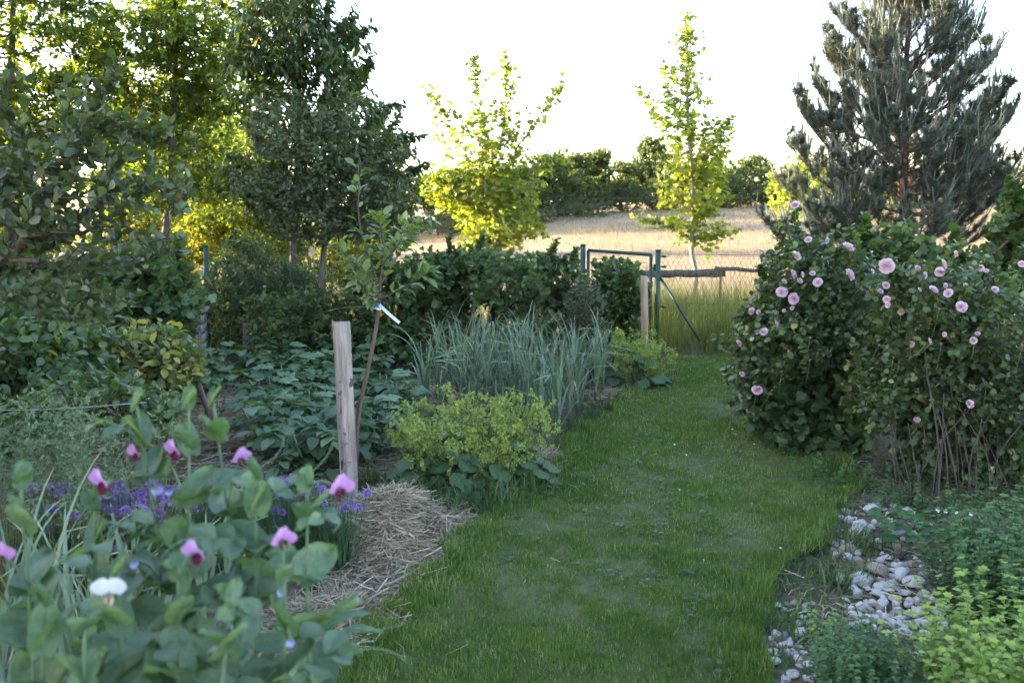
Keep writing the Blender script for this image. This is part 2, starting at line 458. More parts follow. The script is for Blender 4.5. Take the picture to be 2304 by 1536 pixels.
M['peablue'] = leaf_mat('pea_fading', [(0, (.34, .33, .56)), (1, (.52, .48, .70))], (1, 1, 1), .3, .6, .2, .1)
M['peaindigo'] = leaf_mat('pea_wilted', [(0, (.03, .02, .10)), (1, (.08, .06, .22))], (1, 1, 1), .2, .6, .2, .1)
M['chiveflower'] = leaf_mat('chive_flower', [(0, (.21, .13, .36)), (.6, (.31, .20, .49)), (1, (.42, .30, .58))], (1.1, 1, 1.1), .25, .6, .2, .1)
M['chive'] = leaf_mat('chive_leaf', [(0, (.03, .07, .032)), (1, (.07, .13, .06))], (1.3, 1.5, .7), .15, .45, .4, .2)
M['mantleleaf'] = leaf_mat('mantle_leaf', [(0, (.045, .092, .040)), (1, (.085, .15, .066))], (1.6, 1.8, .6), .22, .5, .35, .2)
M['mantleflower'] = leaf_mat('mantle_flower', [(0, (.13, .185, .048)), (.5, (.215, .275, .070)), (1, (.33, .385, .10))], (1.3, 1.3, .6), .35, .6, .2, .15)
M['mantlestem'] = leaf_mat('mantle_stem', [(0, (.12, .18, .06)), (1, (.17, .24, .08))], (1.2, 1.2, .7), .2, .6, .2, .1)
M['potato'] = leaf_mat('potato_leaf', [(0, (.065, .118, .060)), (.6, (.11, .178, .088)), (1, (.16, .235, .115))], (1.6, 1.8, .6), .26, .5, .4, .2, 4)
M['apple'] = leaf_mat('apple_leaf', [(0, (.075, .13, .05)), (.6, (.125, .19, .07)), (1, (.19, .26, .10))], (1.8, 1.8, .5), .32, .45, .4, .15, 5)
M['oregano'] = leaf_mat('golden_leaf', [(0, (.085, .175, .030)), (.5, (.155, .26, .042)), (.9, (.26, .35, .06)), (1, (.48, .38, .05))], (1.5, 1.5, .5), .32, .5, .35, .22, 6)
M['mint'] = leaf_mat('green_herb_leaf', [(0, (.035, .085, .026)), (.6, (.070, .140, .042)), (1, (.12, .20, .062))], (1.6, 1.8, .6), .3, .5, .35, .22, 6)
M['strawberry'] = leaf_mat('strawberry_leaf', [(0, (.03, .085, .022)), (1, (.065, .15, .035))], (1.6, 1.8, .5), .3, .45, .4, .2)
M['white_petal'] = leaf_mat('white_petal', [(0, (.75, .75, .76)), (1, (.85, .85, .85))], (1, 1, 1), .25, .6, .2, .03)
M['feather'] = leaf_mat('feathery_grass', [(0, (.11, .165, .09)), (1, (.20, .26, .15))], (1.3, 1.4, .7), .3, .6, .25, .2)
# ------------------------------------------------------------------ ground, lawn, field
def sheet(name, xs, ys, zf, mat, uneven=0.0):
    X, Y = np.meshgrid(xs, ys); Z = zf(X, Y)
    if uneven: Z = Z + (vnoise(X, Y, 1.7) - .5) * uneven + (vnoise(X, Y, 6.1) - .5) * uneven * .5
    nx, ny = len(xs), len(ys)
    V = np.stack([X, Y, Z], -1).reshape(-1, 3)
    i, j = np.meshgrid(np.arange(nx - 1), np.arange(ny - 1)); a = (j * nx + i).ravel()
    T = np.concatenate([np.stack([a, a + 1, a + nx], 1), np.stack([a + 1, a + nx + 1, a + nx], 1)])
    o = B().add(V, T).obj(name, mat, smooth_shade=True)
    return tag(o, kind='structure')
gx = np.concatenate([np.linspace(-120, -9, 12), np.linspace(-8.5, 8.5, 90), np.linspace(9, 120, 12)])
gy = np.concatenate([np.linspace(-60, 0, 10), np.linspace(.5, 11.5, 70)])
sheet('ground', gx, gy, lambda x, y: zt(x, y) - .004 - .02 * smooth((np.abs(x) - 9) / 3), M['soil'], .03)
fx = np.concatenate([np.linspace(-900, -90, 10), np.linspace(-80, 120, 101), np.linspace(130, 900, 10)])
fy = np.concatenate([np.linspace(11.5, 60, 60), np.linspace(62, 130, 35), np.linspace(150, 1200, 14)])
sheet('field', fx, fy, lambda x, y: zt(x, y) - .02, M['field'])

LAWN_L = [(640, 1620), (760, 1536), (835, 1410), (930, 1330), (1040, 1235), (1110, 1150), (1240, 1055), (1320, 975), (1420, 895), (1490, 838), (1506, 806)]
LAWN_R = [(1690, 1620), (1690, 1536), (1700, 1440), (1715, 1330), (1790, 1255), (1870, 1180), (1925, 1110), (1870, 1020), (1760, 965), (1690, 900), (1655, 845), (1640, 806)]
gl = np.array([ground(*p)[:2] for p in LAWN_L]); gr = np.array([ground(*p)[:2] for p in LAWN_R])
gl = np.vstack([[gl[0][0] - .2, 1.2], gl]); gr = np.vstack([[gr[0][0] + .1, 1.2], gr])
def lawn_x(y, side):
    g = gl if side < 0 else gr
    o = np.argsort(g[:, 1]); return np.interp(y, g[o, 1], g[o, 0])
YEND = ground(1560, 806)[1]
def in_lawn(x, y, m=0.0):
    w = (vnoise(x, y, 4.3) - .5) * .16
    return (x > lawn_x(y, -1) + m + w) & (x < lawn_x(y, 1) - m + w) & (y < YEND + w)
ly = np.linspace(1.2, YEND, 70); V = []; k = 13
for y in ly:
    a, b_ = lawn_x(y, -1), lawn_x(y, 1)
    for t in np.linspace(0, 1, k):
        x = a + (b_ - a) * t; V.append((x, y, .012 + .02 * float(vnoise(x, y, 2.1)) - (.02 if t in (0, 1) else 0)))
T = []
for j in range(len(ly) - 1):
    for i in range(k - 1):
        q = j * k + i; T += [(q, q + 1, q + k), (q + 1, q + k + 1, q + k)]
lawn = tag(B().add(V, T).obj('lawn', M['lawn'], smooth_shade=True), kind='structure')

def blades(b, x, y, z, h, w, lean=.5, val=None, two=False, dirv=None):
    n = len(x); a = rng.random(n) * 2 * math.pi
    P = np.stack([x, y, z], 1)
    side = np.stack([np.cos(a), np.sin(a), np.zeros(n)], 1) * (w / 2)[:, None]
    la = rng.random(n) * 2 * math.pi; lr = np.abs(rng.normal(size=n)) * lean
    L = np.stack([np.cos(la) * lr, np.sin(la) * lr, np.ones(n)], 1)
    if dirv is not None: L = L + np.asarray(dirv)
    L = unit(L)
    if val is None: val = rng.random(n)
    if not two:
        V = np.stack([P - side, P + side, P + L * h[:, None]], 1).reshape(-1, 3)
        Fc = np.arange(3 * n).reshape(-1, 3); b.add(V, Fc, np.repeat(val, 3))
    else:
        m = P + L * (h * .55)[:, None]
        L2 = unit(L + np.stack([np.cos(la) * lr * 1.6, np.sin(la) * lr * 1.6, np.full(n, -.1)], 1))
        t = m + L2 * (h * .5)[:, None]
        V = np.stack([P - side, P + side, m - side * .8, m + side * .8, t], 1).reshape(-1, 3)
        Fc = (np.array([(0, 1, 2), (1, 3, 2), (2, 3, 4)])[None] + (np.arange(n) * 5)[:, None, None]).reshape(-1, 3)
        b.add(V, Fc, np.repeat(val, 5))

# lawn grass: density falls with distance, tufts and worn places
def lawn_grass():
    b = B(); tot = 0
    for y0, y1, dens in ((2.1, 3.4, 42000), (3.4, 5.0, 30000), (5.0, 7.0, 20000), (7.0, YEND + .2, 14000)):
        xa = min(lawn_x(np.linspace(y0, y1, 9), -1)) - .12; xb = max(lawn_x(np.linspace(y0, y1, 9), 1)) + .12
        n = int((xb - xa) * (y1 - y0) * dens)
        x = rng.uniform(xa, xb, n); y = rng.uniform(y0, y1, n)
        d = .65 * vnoise(x, y, 11) + .15 * vnoise(x, y, 2.3) + .2 * vnoise(x, y, 27)
        ok = in_lawn(x, y, -.04) & (rng.random(n) < .35 + .9 * d)
        x, y, d = x[ok], y[ok], d[ok]; n = len(x)
        edge = np.minimum(x - lawn_x(y, -1), lawn_x(y, 1) - x)
        h = (.016 + .034 * d ** 2 + .014 * rng.random(n)) * (1 + .9 * np.exp(-np.maximum(edge, 0) / .10))
        w = rng.uniform(.0028, .0048, n) * (1 + (y0 - 2) * .18)
        dry = vnoise(x + 31, y, 5.2); val = np.clip(.72 * rng.random(n) + .18 * (vnoise(x, y + 9, 1.1) - .45) + .2 * (vnoise(x + 5, y, 14) - .5), 0, .9)
        val = np.where(rng.random(n) < .05 + .08 * smooth((dry - .5) / .3), rng.uniform(.9, 1, n), val)
        blades(b, x, y, np.full(n, .012), h, w, .55, val)
    tag(b.obj('lawn_grass', M['grass']), 'short mown green grass of the curving lawn path', 'grass', kind='stuff')
lawn_grass()

# broad-leaved weeds and clover in the lawn
def lawn_weeds():
    b = B(); n = 420
    x = rng.uniform(-1.2, 2.6, n); y = 2.3 + 6.2 * rng.random(n) ** 1.5
    ok = in_lawn(x, y, .02) & (vnoise(x, y, 1.9) > .45); x, y = x[ok], y[ok]
    for q in range(7):
        m = len(x); a = rng.random(m) * 6.283; r = rng.uniform(.004, .03, m)
        P = np.stack([x + np.cos(a) * r, y + np.sin(a) * r, .026 + .016 * rng.random(m)], 1)
        Y = np.stack([np.cos(a), np.sin(a), .25 + .3 * rng.random(m)], 1)
        add_leaves(b, L_ROUND, P, Y, np.tile([[0, 0, 1.]], (m, 1)), rng.uniform(.014, .032, m), 1.0)
    tag(b.obj('lawn_weeds', M['currantlight']), 'small clover and plantain leaves growing in the lawn', 'weeds', kind='stuff')
    b = B(); n = 14; x = rng.uniform(.2, 2.4, n); y = rng.uniform(2.8, 6.5, n); ok = in_lawn(x, y, .03) & (x > .8); x, y = x[ok], y[ok]; m = len(x)
    add_leaves(b, L_ROUND, np.stack([x, y, np.full(m, .045)], 1), rng.normal(size=(m, 3)) * [1, 1, .2], np.tile([[0, -.3, 1.]], (m, 1)), rng.uniform(.010, .018, m))
    tag(b.obj('fallen_petals', M['white_petal']), 'fallen pale rose petals scattered on the lawn', 'petals', kind='stuff')
lawn_weeds()

# dry grass of the field
def field_grass():
    b = B()
    for y0, y1, n, h0, w0 in ((12.2, 20, 40000, .20, .005), (20, 34, 56000, .22, .009), (34, 60, 60000, .28, .018), (60, 104, 50000, .30, .035)):
        y = rng.uniform(y0, y1, n); x = rng.uniform(-.58, .66, n) * y
        den = vnoise(x, y, .35); ok = rng.random(n) < .4 + .8 * den
        x, y = x[ok], y[ok]; n = len(x)
        h = h0 * rng.uniform(.35, 1.1, n) * (.6 + .7 * vnoise(x, y, .5)); w = w0 * rng.uniform(.6, 1.3, n)
        blades(b, x, y, zt(x, y) - .02, h, w, .28, np.clip(rng.random(n) * .8 + .4 * (vnoise(x, y, .12) - .4), 0, 1))
    tag(b.obj('field_grass', M['hay']), 'pale dry uncut grass covering the hillside field', 'grass', kind='stuff')
field_grass()

# tall green grass along the fence by the gate
def tall_grass():
    b = B()
    n = 26000
    x = rng.uniform(1.35, 6.6, n); y = rng.uniform(8.75, 14.2, n)
    lim = YEND + .12 + .25 * np.abs(x - 2.1)
    ok = (y > lim - .05 * rng.random(n)) & (rng.random(n) < .35 + .8 * vnoise(x, y, 2.2))
    x, y = x[ok], y[ok]; n = len(x)
    h = rng.uniform(.35, .95, n) * (.65 + .5 * vnoise(x, y, 1.3)) * (1 - .45 * smooth((y - 12.2) / 2.)); w = rng.uniform(.004, .009, n)
    blades(b, x, y, zt(x, y) - .01, h, w, .22, np.clip(rng.random(n) * .75 + .35 * (h > .7), 0, 1), True)
    # left of the garden under the trees, dry stalks
    n = 9000
    x = rng.uniform(-8, -.4, n); y = rng.uniform(9.6, 12.3, n)
    h = rng.uniform(.3, .75, n); w = rng.uniform(.004, .009, n)
    blades(b, x, y, zt(x, y) - .01, h, w, .25, np.clip(.3 + rng.random(n) * .7, 0, 1), True)
    tag(b.obj('tall_grass', M['tallgrass']), 'tall uncut meadow grass along the wire fence', 'grass', kind='stuff')
tall_grass()
# ------------------------------------------------------------------ trees
def tree(name, label, cat, base, trunk, att, r_tip, r_base, bark, leafm, leaf, group=None, wl=.35, up=.6, bend=.08, extra=None):
    base = np.asarray(base, float)
    t = thing(name, label, cat, base, group)
    P, par, tips, n0 = skeleton(trunk, att, wl, up, bend)
    wb = B(); wood(wb, P, par, r_tip, r_base, n0)
    lb = B()
    leaf(lb, wb, P[tips], P[tips] - P[par[tips]])
    wb.obj('trunk', M[bark], t)
    lb.obj('crown', M[leafm], t)
    return t
def zb(p):  # put a point on the terrain
    return np.array([p[0], p[1], float(zt(p[0], p[1]))])
def trunk_line(base, pts, n=5):
    return curve(np.vstack([[base], pts]), n)

# --- the two young maples in the sun, and a third behind the pine
def maple(label, Y, base_px, trunk_px, leaders, blobs, n_line=16, r_base=.05, leafsize=.105, spread=.20, density=1.0):
    """leaders: polylines in photo pixels at depth Y (with small depth offsets)"""
    base = zb(at(base_px[0], base_px[1], Y))
    tr = trunk_line(base, [at(x, y, Y) for x, y in trunk_px])
    pts = []
    for pl, dy, k in leaders:
        c = curve([at(x, y, Y + dy * (i / max(1, len(pl) - 1))) for i, (x, y) in enumerate(pl)], 6)
        s = np.linspace(0, 1, k); idx = s * (len(c) - 1)
        P_ = np.stack([np.interp(idx, np.arange(len(c)), c[:, a]) for a in range(3)], 1)
        pts.append(P_)
        m = int(k * 1.2 * density)
        ii = rng.integers(0, k, m); taper = (1.25 - s[ii])[:, None]
        pts.append(P_[ii] + rng.normal(size=(m, 3)) * spread * taper * np.array([1, 1, .6]))
    bl = [(at(x, y, Y + dy), (rx * Y / F, ry_, rz * Y / F), n) for x, y, dy, rx, ry_, rz, n in blobs]
    if bl: pts.append(blobs_points(bl, .5))
    att = np.concatenate(pts)
    def leaf(lb, wb, tp, td):
        twig_leaves(lb, tp, td, 5, .32, L_MAPLE, leafsize, 1.1, .35, .35, 1.0, .3, 1.0, .4, wb, rnd=.7)
    return tree('maple_tree', label, 'tree', base, tr, att, .0045, r_base, 'barkpale', 'maple', leaf, 'young maples in the field', .45, .9)
maple('bushy sunlit yellow green maple, left of the two beyond the garden gate', 15.0, (1112, 660),
      [(1115, 600), (1118, 520), (1112, 430), (1105, 330)],
      [([(1105, 420), (1090, 300), (1072, 200), (1064, 118)], .3, 20), ([(1110, 420), (1130, 300), (1138, 200), (1136, 126)], -.3, 20),
       ([(1110, 440), (1170, 330), (1215, 260), (1272, 182)], .2, 20), ([(1105, 440), (1045, 340), (1000, 260), (972, 205)], -.2, 18),
       ([(1110, 450), (1040, 380), (985, 310)], .5, 10), ([(1112, 440), (1190, 380), (1262, 350)], -.4, 14),
       ([(1112, 500), (1040, 440), (960, 400)], -.4, 14), ([(1112, 520), (1170, 480), (1225, 520)], .2, 10)],
      [(1060, 430, 0, 100, .75, 58, 170), (1125, 500, 0, 96, .7, 55, 160), (1100, 330, .1, 72, .5, 85, 110), (1005, 415, -.2, 55, .4, 38, 50), (1100, 545, 0, 76, .5, 28, 60), (1165, 430, 0, 60, .5, 50, 50)])
maple('tall slender sunlit maple with open lower branches behind the log rail', 15.8, (1561, 668),
      [(1566, 620), (1556, 560), (1560, 480), (1556, 380), (1548, 260), (1545, 140), (1546, 60)],
      [([(1552, 330), (1546, 200), (1540, 110), (1548, 32)], .1, 26), ([(1555, 360), (1500, 290), (1460, 230), (1432, 195)], .2, 15),
       ([(1555, 400), (1600, 330), (1645, 270)], -.3, 14), ([(1555, 300), (1500, 220), (1495, 150)], .2, 10),
       ([(1558, 420), (1620, 350), (1650, 290)], .3, 12), ([(1560, 540), (1500, 505), (1434, 488)], .2, 12),
       ([(1560, 540), (1610, 530), (1655, 518)], -.2, 9), ([(1560, 500), (1600, 470), (1640, 440)], .2, 9)],
      [(1545, 250, 0, 55, .45, 90, 62), (1572, 330, 0, 72, .5, 60, 66), (1550, 425, 0, 80, .5, 58, 90), (1548, 130, 0, 32, .3, 70, 22), (1562, 505, 0, 72, .4, 30, 45), (1610, 380, 0, 40, .4, 55, 30)], r_base=.045)
maple('low sunlit young maple half hidden behind the pine', 19.0, (1786, 600), [(1786, 540), (1788, 470), (1790, 400)],
      [([(1788, 440), (1800, 380), (1812, 328)], 0, 10), ([(1786, 470), (1750, 430), (1738, 395)], 0, 8)],
      [(1785, 430, 0, 56, .7, 62, 90), (1830, 390, 0, 40, .6, 60, 40), (1960, 455, .5, 60, .6, 60, 50)], r_base=.04)

# --- row of trees on the left
def ash_leaf(lb, wb, tp, td):
    twig_leaves(lb, tp, td, 16, .40, L_TWO, .125, .95, .5, .25, 1.0, .1, .9, .35, wb, rnd=.7)
def ash(label, Y, bpx, tpx, blobs, r_base):
    base = zb(at(bpx, 620, Y)); tr = trunk_line(base, [at(x, y, Y) for x, y in tpx])
    att = blobs_points([(at(x, y, Y + dy), (rx * Y / F, ry_, rz * Y / F), n) for x, y, dy, rx, ry_, rz, n in blobs], .4)
    return tree('ash_tree', label, 'tree', base, tr, att, .004, r_base, 'bark', 'ash', ash_leaf, 'tall trees on the left', .3, .5)
ash('tall tree with dark straight trunk at the left edge', 12.6, 18, [(20, 560), (22, 400), (24, 200), (30, 0), (36, -250)],
    [(60, 120, .2, 150, 1.0, 170, 200), (20, -120, .2, 150, 1.0, 150, 80), (150, 250, .4, 90, .8, 80, 80), (40, 330, .3, 110, .9, 70, 90), (-110, 200, 0, 120, 1.0, 260, 130), (190, 60, .3, 80, .8, 80, 70)], .07)
ash('tall backlit yellow green tree with slim trunk behind the green fence post', 13.4, 352, [(362, 590), (376, 500), (385, 380), (392, 250), (395, 100), (392, -150)],
    [(330, 120, .2, 130, 1.0, 120, 190), (430, 90, .2, 110, 1.0, 120, 170), (370, -80, .2, 170, 1.0, 110, 110), (440, 270, .3, 90, .9, 90, 110), (300, 300, .3, 110, .9, 70, 110),
     (470, 400, .3, 110, .8, 60, 70), (330, 430, .3, 130, .8, 60, 120), (500, 160, .2, 70, .8, 90, 70), (240, 180, .5, 70, .8, 110, 80)], .06)
ash('backlit tree filling the gap between the tall slim tree and the dark cherry', 17.0, 560, [(565, 560), (560, 440), (555, 300), (550, 120), (548, -60)],
    [(560, 130, 0, 110, 1.0, 130, 150), (560, 330, 0, 90, .9, 60, 60), (540, 480, 0, 120, .9, 60, 100), (600, -20, 0, 120, 1., 90, 70), (640, 520, 0, 90, .8, 60, 60)], .05)
def cherry_leaf(lb, wb, tp, td):
    twig_leaves(lb, tp, td, 12, .28, L_LANCE, .115, .7, .5, .75, .9, .25, 1.25, .25, wb)
base = zb(at(655, 700, 11.6))
tree('cherry_tree', 'tall dark green tree with drooping pointed leaves against the sky', 'tree', base,
     trunk_line(base, [at(660, 560, 11.6), at(668, 400, 11.6), at(672, 220, 11.6), at(668, 20, 11.6), at(660, -160, 11.6)]),
     np.concatenate([blobs_points([(at(x, y, 11.6 + dy), (rx * 11.6 / F, ry_, rz * 11.6 / F), n) for x, y, dy, rx, ry_, rz, n in
        [(640, 90, 0, 110, .8, 100, 170), (740, 130, 0, 90, .7, 90, 150), (660, 260, 0, 110, .8, 80, 120), (790, 290, 0, 95, .7, 80, 140), (600, -40, 0, 110, .8, 90, 90),
         (850, 360, 0, 80, .6, 55, 80), (880, 430, 0, 60, .5, 60, 70), (560, 170, 0, 60, .7, 80, 60), (760, 420, 0, 120, .7, 60, 90), (540, 380, .2, 60, .6, 50, 40), (840, 480, 0, 90, .6, 50, 60)]], .45),
        np.concatenate([curve([at(a, b_, 11.6), at(c, d, 11.6), at(e, f, 11.6)], 7) for a, b_, c, d, e, f in
        [(740, 130, 790, 80, 836, 62), (740, 130, 770, 60, 800, 32), (780, 220, 820, 160, 832, 130), (800, 300, 850, 250, 884, 232), (830, 340, 890, 310, 938, 308), (860, 400, 920, 380, 952, 372), (690, 60, 695, 20, 690, -20), (720, 90, 735, 30, 738, -10)]])]),
     .004, .05, 'bark', 'cherry', cherry_leaf, None, .3, .5)
def dark_leaf(lb, wb, tp, td):
    twig_leaves(lb, tp, td, 12, .22, L_OVAL, .062, .8, .6, .1, .8, .35, .95, .3, wb, rnd=.7)
base = zb(at(722, 745, 9.0))
tree('apple_tree', 'grey green apple tree with slim bare trunk behind the potato bed', 'tree', base,
     trunk_line(base, [at(724, 650, 9.), at(730, 560, 9.), at(742, 500, 9.), at(745, 400, 9.), at(740, 290, 9.)]),
     np.concatenate([blobs_points([(at(x, y, 9. + dy), (rx * 9. / F, ry_, rz * 9. / F), n) for x, y, dy, rx, ry_, rz, n in
        [(665, 350, 0, 75, .5, 95, 130), (640, 440, 0, 95, .6, 70, 130), (740, 330, 0, 60, .5, 90, 80), (790, 420, 0, 100, .6, 80, 130), (850, 430, 0, 80, .5, 70, 90), (700, 500, 0, 110, .6, 45, 100), (580, 430, .1, 50, .4, 55, 50), (770, 270, .2, 60, .4, 70, 60), (610, 300, .2, 50, .4, 70, 50), (880, 350, .1, 50, .4, 60, 40), (830, 500, 0, 100, .5, 45, 80)]], .45),
        curve([at(840, 380, 9.), at(870, 310, 9.), at(908, 240, 9.)], 8), curve([at(700, 300, 9.), at(690, 250, 9.), at(665, 215, 9.)], 8), curve([at(740, 300, 9.), at(760, 240, 9.), at(775, 190, 9.)], 8)]),
     .003, .032, 'bark', 'appledark', dark_leaf, None, .35, .5)
# broad-leaved small tree close by on the left
def broad_leaf(lb, wb, tp, td):
    twig_leaves(lb, tp, td, 8, .15, L_OVAL, .053, .75, .8, -.15, .6, .5, .95, .25, wb, rnd=.6)
Yq = 3.5
base = np.array([*at(-120, 900, Yq)[:2], 0.])
q = lambda x, y, d=0.: at(x, y, Yq + d)
tree('quince_tree', 'small broad leaved tree reaching in from the left edge', 'tree', base,
     trunk_line(base, [q(-110, 760), q(-70, 640), q(-30, 600), q(0, 580)], 4),
     np.concatenate([curve([q(0, 580), q(60, 530), q(130, 400), q(200, 280), q(235, 200), q(268, 150)], 4),
                     curve([q(-20, 600), q(40, 600), q(80, 680, -.1), q(160, 720, -.1), q(260, 690, -.1)], 4),
                     curve([q(60, 530), q(120, 540, .1), q(190, 480, .1), q(240, 430)], 4),
                     curve([q(80, 500), q(200, 430, .1), q(300, 420), q(420, 425)], 4),
                     curve([q(130, 400), q(60, 330), q(15, 250), q(10, 190)], 4),
                     curve([q(-20, 600), q(150, 600, .2), q(260, 580, .2), q(390, 570, .1)], 4),
                     curve([q(200, 300), q(260, 280), q(330, 310), q(370, 295)], 4),
                     curve([q(160, 360), q(150, 280, .1), q(150, 215, .1)], 4),
                     blobs_points([(q(120, 430), (.24, .3, .18), 50), (q(60, 350), (.2, .25, .16), 28), (q(230, 300), (.14, .2, .17), 34), (q(90, 620), (.26, .25, .13), 34), (q(300, 440), (.2, .22, .1), 22), (q(220, 560), (.26, .2, .1), 22), (q(20, 480), (.2, .25, .22), 34), (q(210, 690), (.2, .2, .05), 16)], .4)]),
     .0025, .045, 'twig', 'quince', broad_leaf, None, .3, .2)

# --- pine
def pine(Y=12.0):
    cx = 2030
    base = zb(at(cx, 700, Y)); t = thing('pine_tree', 'dense blue green pine with upright candle shoots at the right', 'tree', base)
    top = at(2046, -70, Y)
    tr = trunk_line(base, [at(2032, 560, Y), at(2034, 380, Y), at(2040, 150, Y), top], 6)
    wb = B(); nb = B(); cb = B()
    tube(wb, tr, np.linspace(.085, .018, len(tr)), 8)
    zline = lambda z: np.array([np.interp(z, tr[:, 2], tr[:, a]) for a in range(3)])
    z0 = float(at(cx, 590, Y)[2]); z1 = top[2]
    shoots = []   # (p0, p1, kind)
    def branch(p, d, L, lev):
        n = 7 if lev == 0 else 5
        pts = [p]; dirv = d.copy()
        for k in range(n):
            dirv = unit(dirv + np.array([0, 0, .11 if lev == 0 else .12]) + rng.normal(size=3) * .06)
            pts.append(pts[-1] + dirv * L / n)
        pts = np.array(pts)
        tube(wb, pts, np.linspace(.020 if lev == 0 else .009, .005, n + 1) * min(1, L / 1.0 + .3), 4, cap=False)
        for k in range(1 if lev else 2, n):
            shoots.append((pts[k], pts[k + 1], 0))
        # candles at the tip
        for c in range(4 if lev == 0 else (2 if lev == 1 else int(rng.random() < .35))):
            dd = unit(dirv * .55 + np.array([0, 0, .75]) + rng.normal(size=3) * .24)
            L2 = rng.uniform(.20, .42) * (1.15 if lev == 0 else .75)
            shoots.append((pts[-1], pts[-1] + dd * L2, 1))
        if lev < 2 and L > .35:
            m = int(5 + 4 * L) if lev == 0 else int(2 + 3 * L)
            for c in range(m):
                f = rng.uniform(.3, .97); i = f * n; k = min(int(i), n - 1)
                pp = pts[k] + (pts[k + 1] - pts[k]) * (i - k)
                sd = unit(np.cross(dirv, [0, 0, 1])) * (1 if c % 2 else -1)
                d2 = unit((pts[k + 1] - pts[k]) * (.8 / (L / n)) + sd * rng.uniform(.5, 1.0) + np.array([0, 0, rng.uniform(-.1, .45)]))
                branch(pp, d2, L * rng.uniform(.28, .5) * (1.15 - .5 * f), lev + 1)
    H = z1 - z0
    nw = 13
    for w in range(nw):
        f = (w + .15) / nw
        zz = z0 + H * f
        R_ = 1.95 * (1 - f) ** .56 * (1. if f > .1 else .9) + .06
        m = 6 if f < .75 else 5
        a0 = rng.random() * 6.28
        for k in range(m):
            a = a0 + k * 6.283 / m + rng.normal() * .2
            el = -.05 + 1.15 * f ** 1.3 + rng.normal() * .12
            branch(zline(zz + rng.normal() * .05), unit(np.array([math.cos(a), math.sin(a), el])), R_ * rng.uniform(.8, 1.12), 0)
    for c in range(6):
        shoots.append((top - np.array([0, 0, .1]), top + np.array([rng.normal() * .15, rng.normal() * .15, .5]), 1))
    S0 = np.array([s[0] for s in shoots]); S1 = np.array([s[1] for s in shoots]); K = np.array([s[2] for s in shoots])
    # needles
    for kind, per, ln in ((0, 60, .078), (1, 56, .025)):
        p0 = S0[K == kind]; p1 = S1[K == kind]; D = unit(p1 - p0)
        if kind: segs(cb, p0, p1, .008, .005, 4, .6)
        n = len(p0) * per
        i = np.repeat(np.arange(len(p0)), per); f = rng.random(n)
        P_ = p0[i] + (p1 - p0)[i] * f[:, None]
        rd = unit(np.cross(D[i], rng.normal(size=(n, 3))))
        yd = unit(D[i] * (.75 if kind == 0 else 1.5) + rd)
        sd = unit(np.cross(yd, rng.normal(size=(n, 3)))) * (.0028 if kind == 0 else .0026)
        lnn = (ln * rng.uniform(.7, 1.2, n) * (1 - .45 * f * kind))[:, None]
        V = np.stack([P_ - sd, P_ + sd, P_ + yd * lnn], 1).reshape(-1, 3)
        val = np.repeat(np.clip(np.repeat(rng.random(len(p0)) * .5, per) + rng.random(n) * .5, 0, 1), 3)
        (cb if kind else nb).add(V, np.arange(3 * n).reshape(-1, 3), val)
    wb.obj('trunk', M['barkred'], t); nb.obj('needles', M['pine'], t); cb.obj('shoots', M['candle'], t)
    print('pine shoots', len(S0))
pine()

# --- far wood along the top of the field
def far_tree(name, label, px, Y, w, top, blobs_n=420, tone=0, rough=1.0):
    base = zb(at(px, 480, Y)); zt_ = CAM_H - (top - 480) * Y / F * 1.0
    H = zt_ - base[2]; R_ = w * Y / F / 2 * 1.25
    tr = trunk_line(base, [base + [0, 0, H * .3], base + [rng.normal() * .2, 0, H * .6], base + [rng.normal() * .3, 0, H * .9]], 3)
    bl = []
    for k in range(9):
        f = rng.uniform(.06, .85); rr = R_ * (.55 + .35 * math.sin(math.pi * f))
        a = rng.random() * 6.28
        bl.append((base + [math.cos(a) * R_ * .55, math.sin(a) * R_ * .45, H * f], (rr * .62, rr * .62, H * rng.uniform(.12, .2)), blobs_n // 10))
    bl.append((base + [0, 0, H * .86], (R_ * .45, R_ * .4, H * .14), blobs_n // 8))
    att = blobs_points(bl, .5)
    def leaf(lb, wb, tp, td):
        twig_leaves(lb, tp, td, 18, H * .15, L_TWO, H * .048, .9, .5, .1, .8, .2, 1.2, .4, None, rnd=.8)
    return tree(name, label, 'tree', base, tr, att, .02, H * .022, 'bark', 'hedge', leaf, 'trees of the far wood')
for i, (px, Y, w, top, lab) in enumerate([
        (985, 58, 120, 395, 'first low far tree of the wood, just left of the bushy maple'),
        (1075, 64, 120, 380, 'far tree of the wood hidden behind the bushy maple'),
        (1160, 68, 110, 372, 'far tree of the wood right beside the bushy maple'),
        (1235, 72, 110, 352, 'rounded far tree of the wood right of the bushy maple'),
        (1305, 77, 95, 350, 'far tree of the wood with a pale top between the maples'),
        (1345, 80, 80, 340, 'pointed far tree of the wood between the two maples'),
        (1395, 84, 90, 368, 'dark lower far tree left of the tallest far tree'),
        (1462, 90, 105, 312, 'tallest far tree rising above the wood left of the slender maple'),
        (1530, 93, 100, 372, 'far tree of the wood behind the slender maple'),
        (1600, 96, 110, 365, 'far tree of the wood right behind the slender maple'),
        (1690, 99, 120, 352, 'rounded sunlit far tree right of the slender maple'),
        (1780, 102, 110, 372, 'far tree of the wood left of the pine top'),
        (1880, 104, 140, 385, 'far tree of the wood behind the left side of the pine'),
        (2010, 106, 150, 385, 'far tree of the wood behind the middle of the pine'),
        (2150, 108, 170, 385, 'far tree of the wood behind the right side of the pine'),
        (2290, 108, 170, 392, 'far tree of the wood at the right edge')]):
    far_tree('far_tree', lab, px, Y, w, top, 520 if i < 12 else 300)
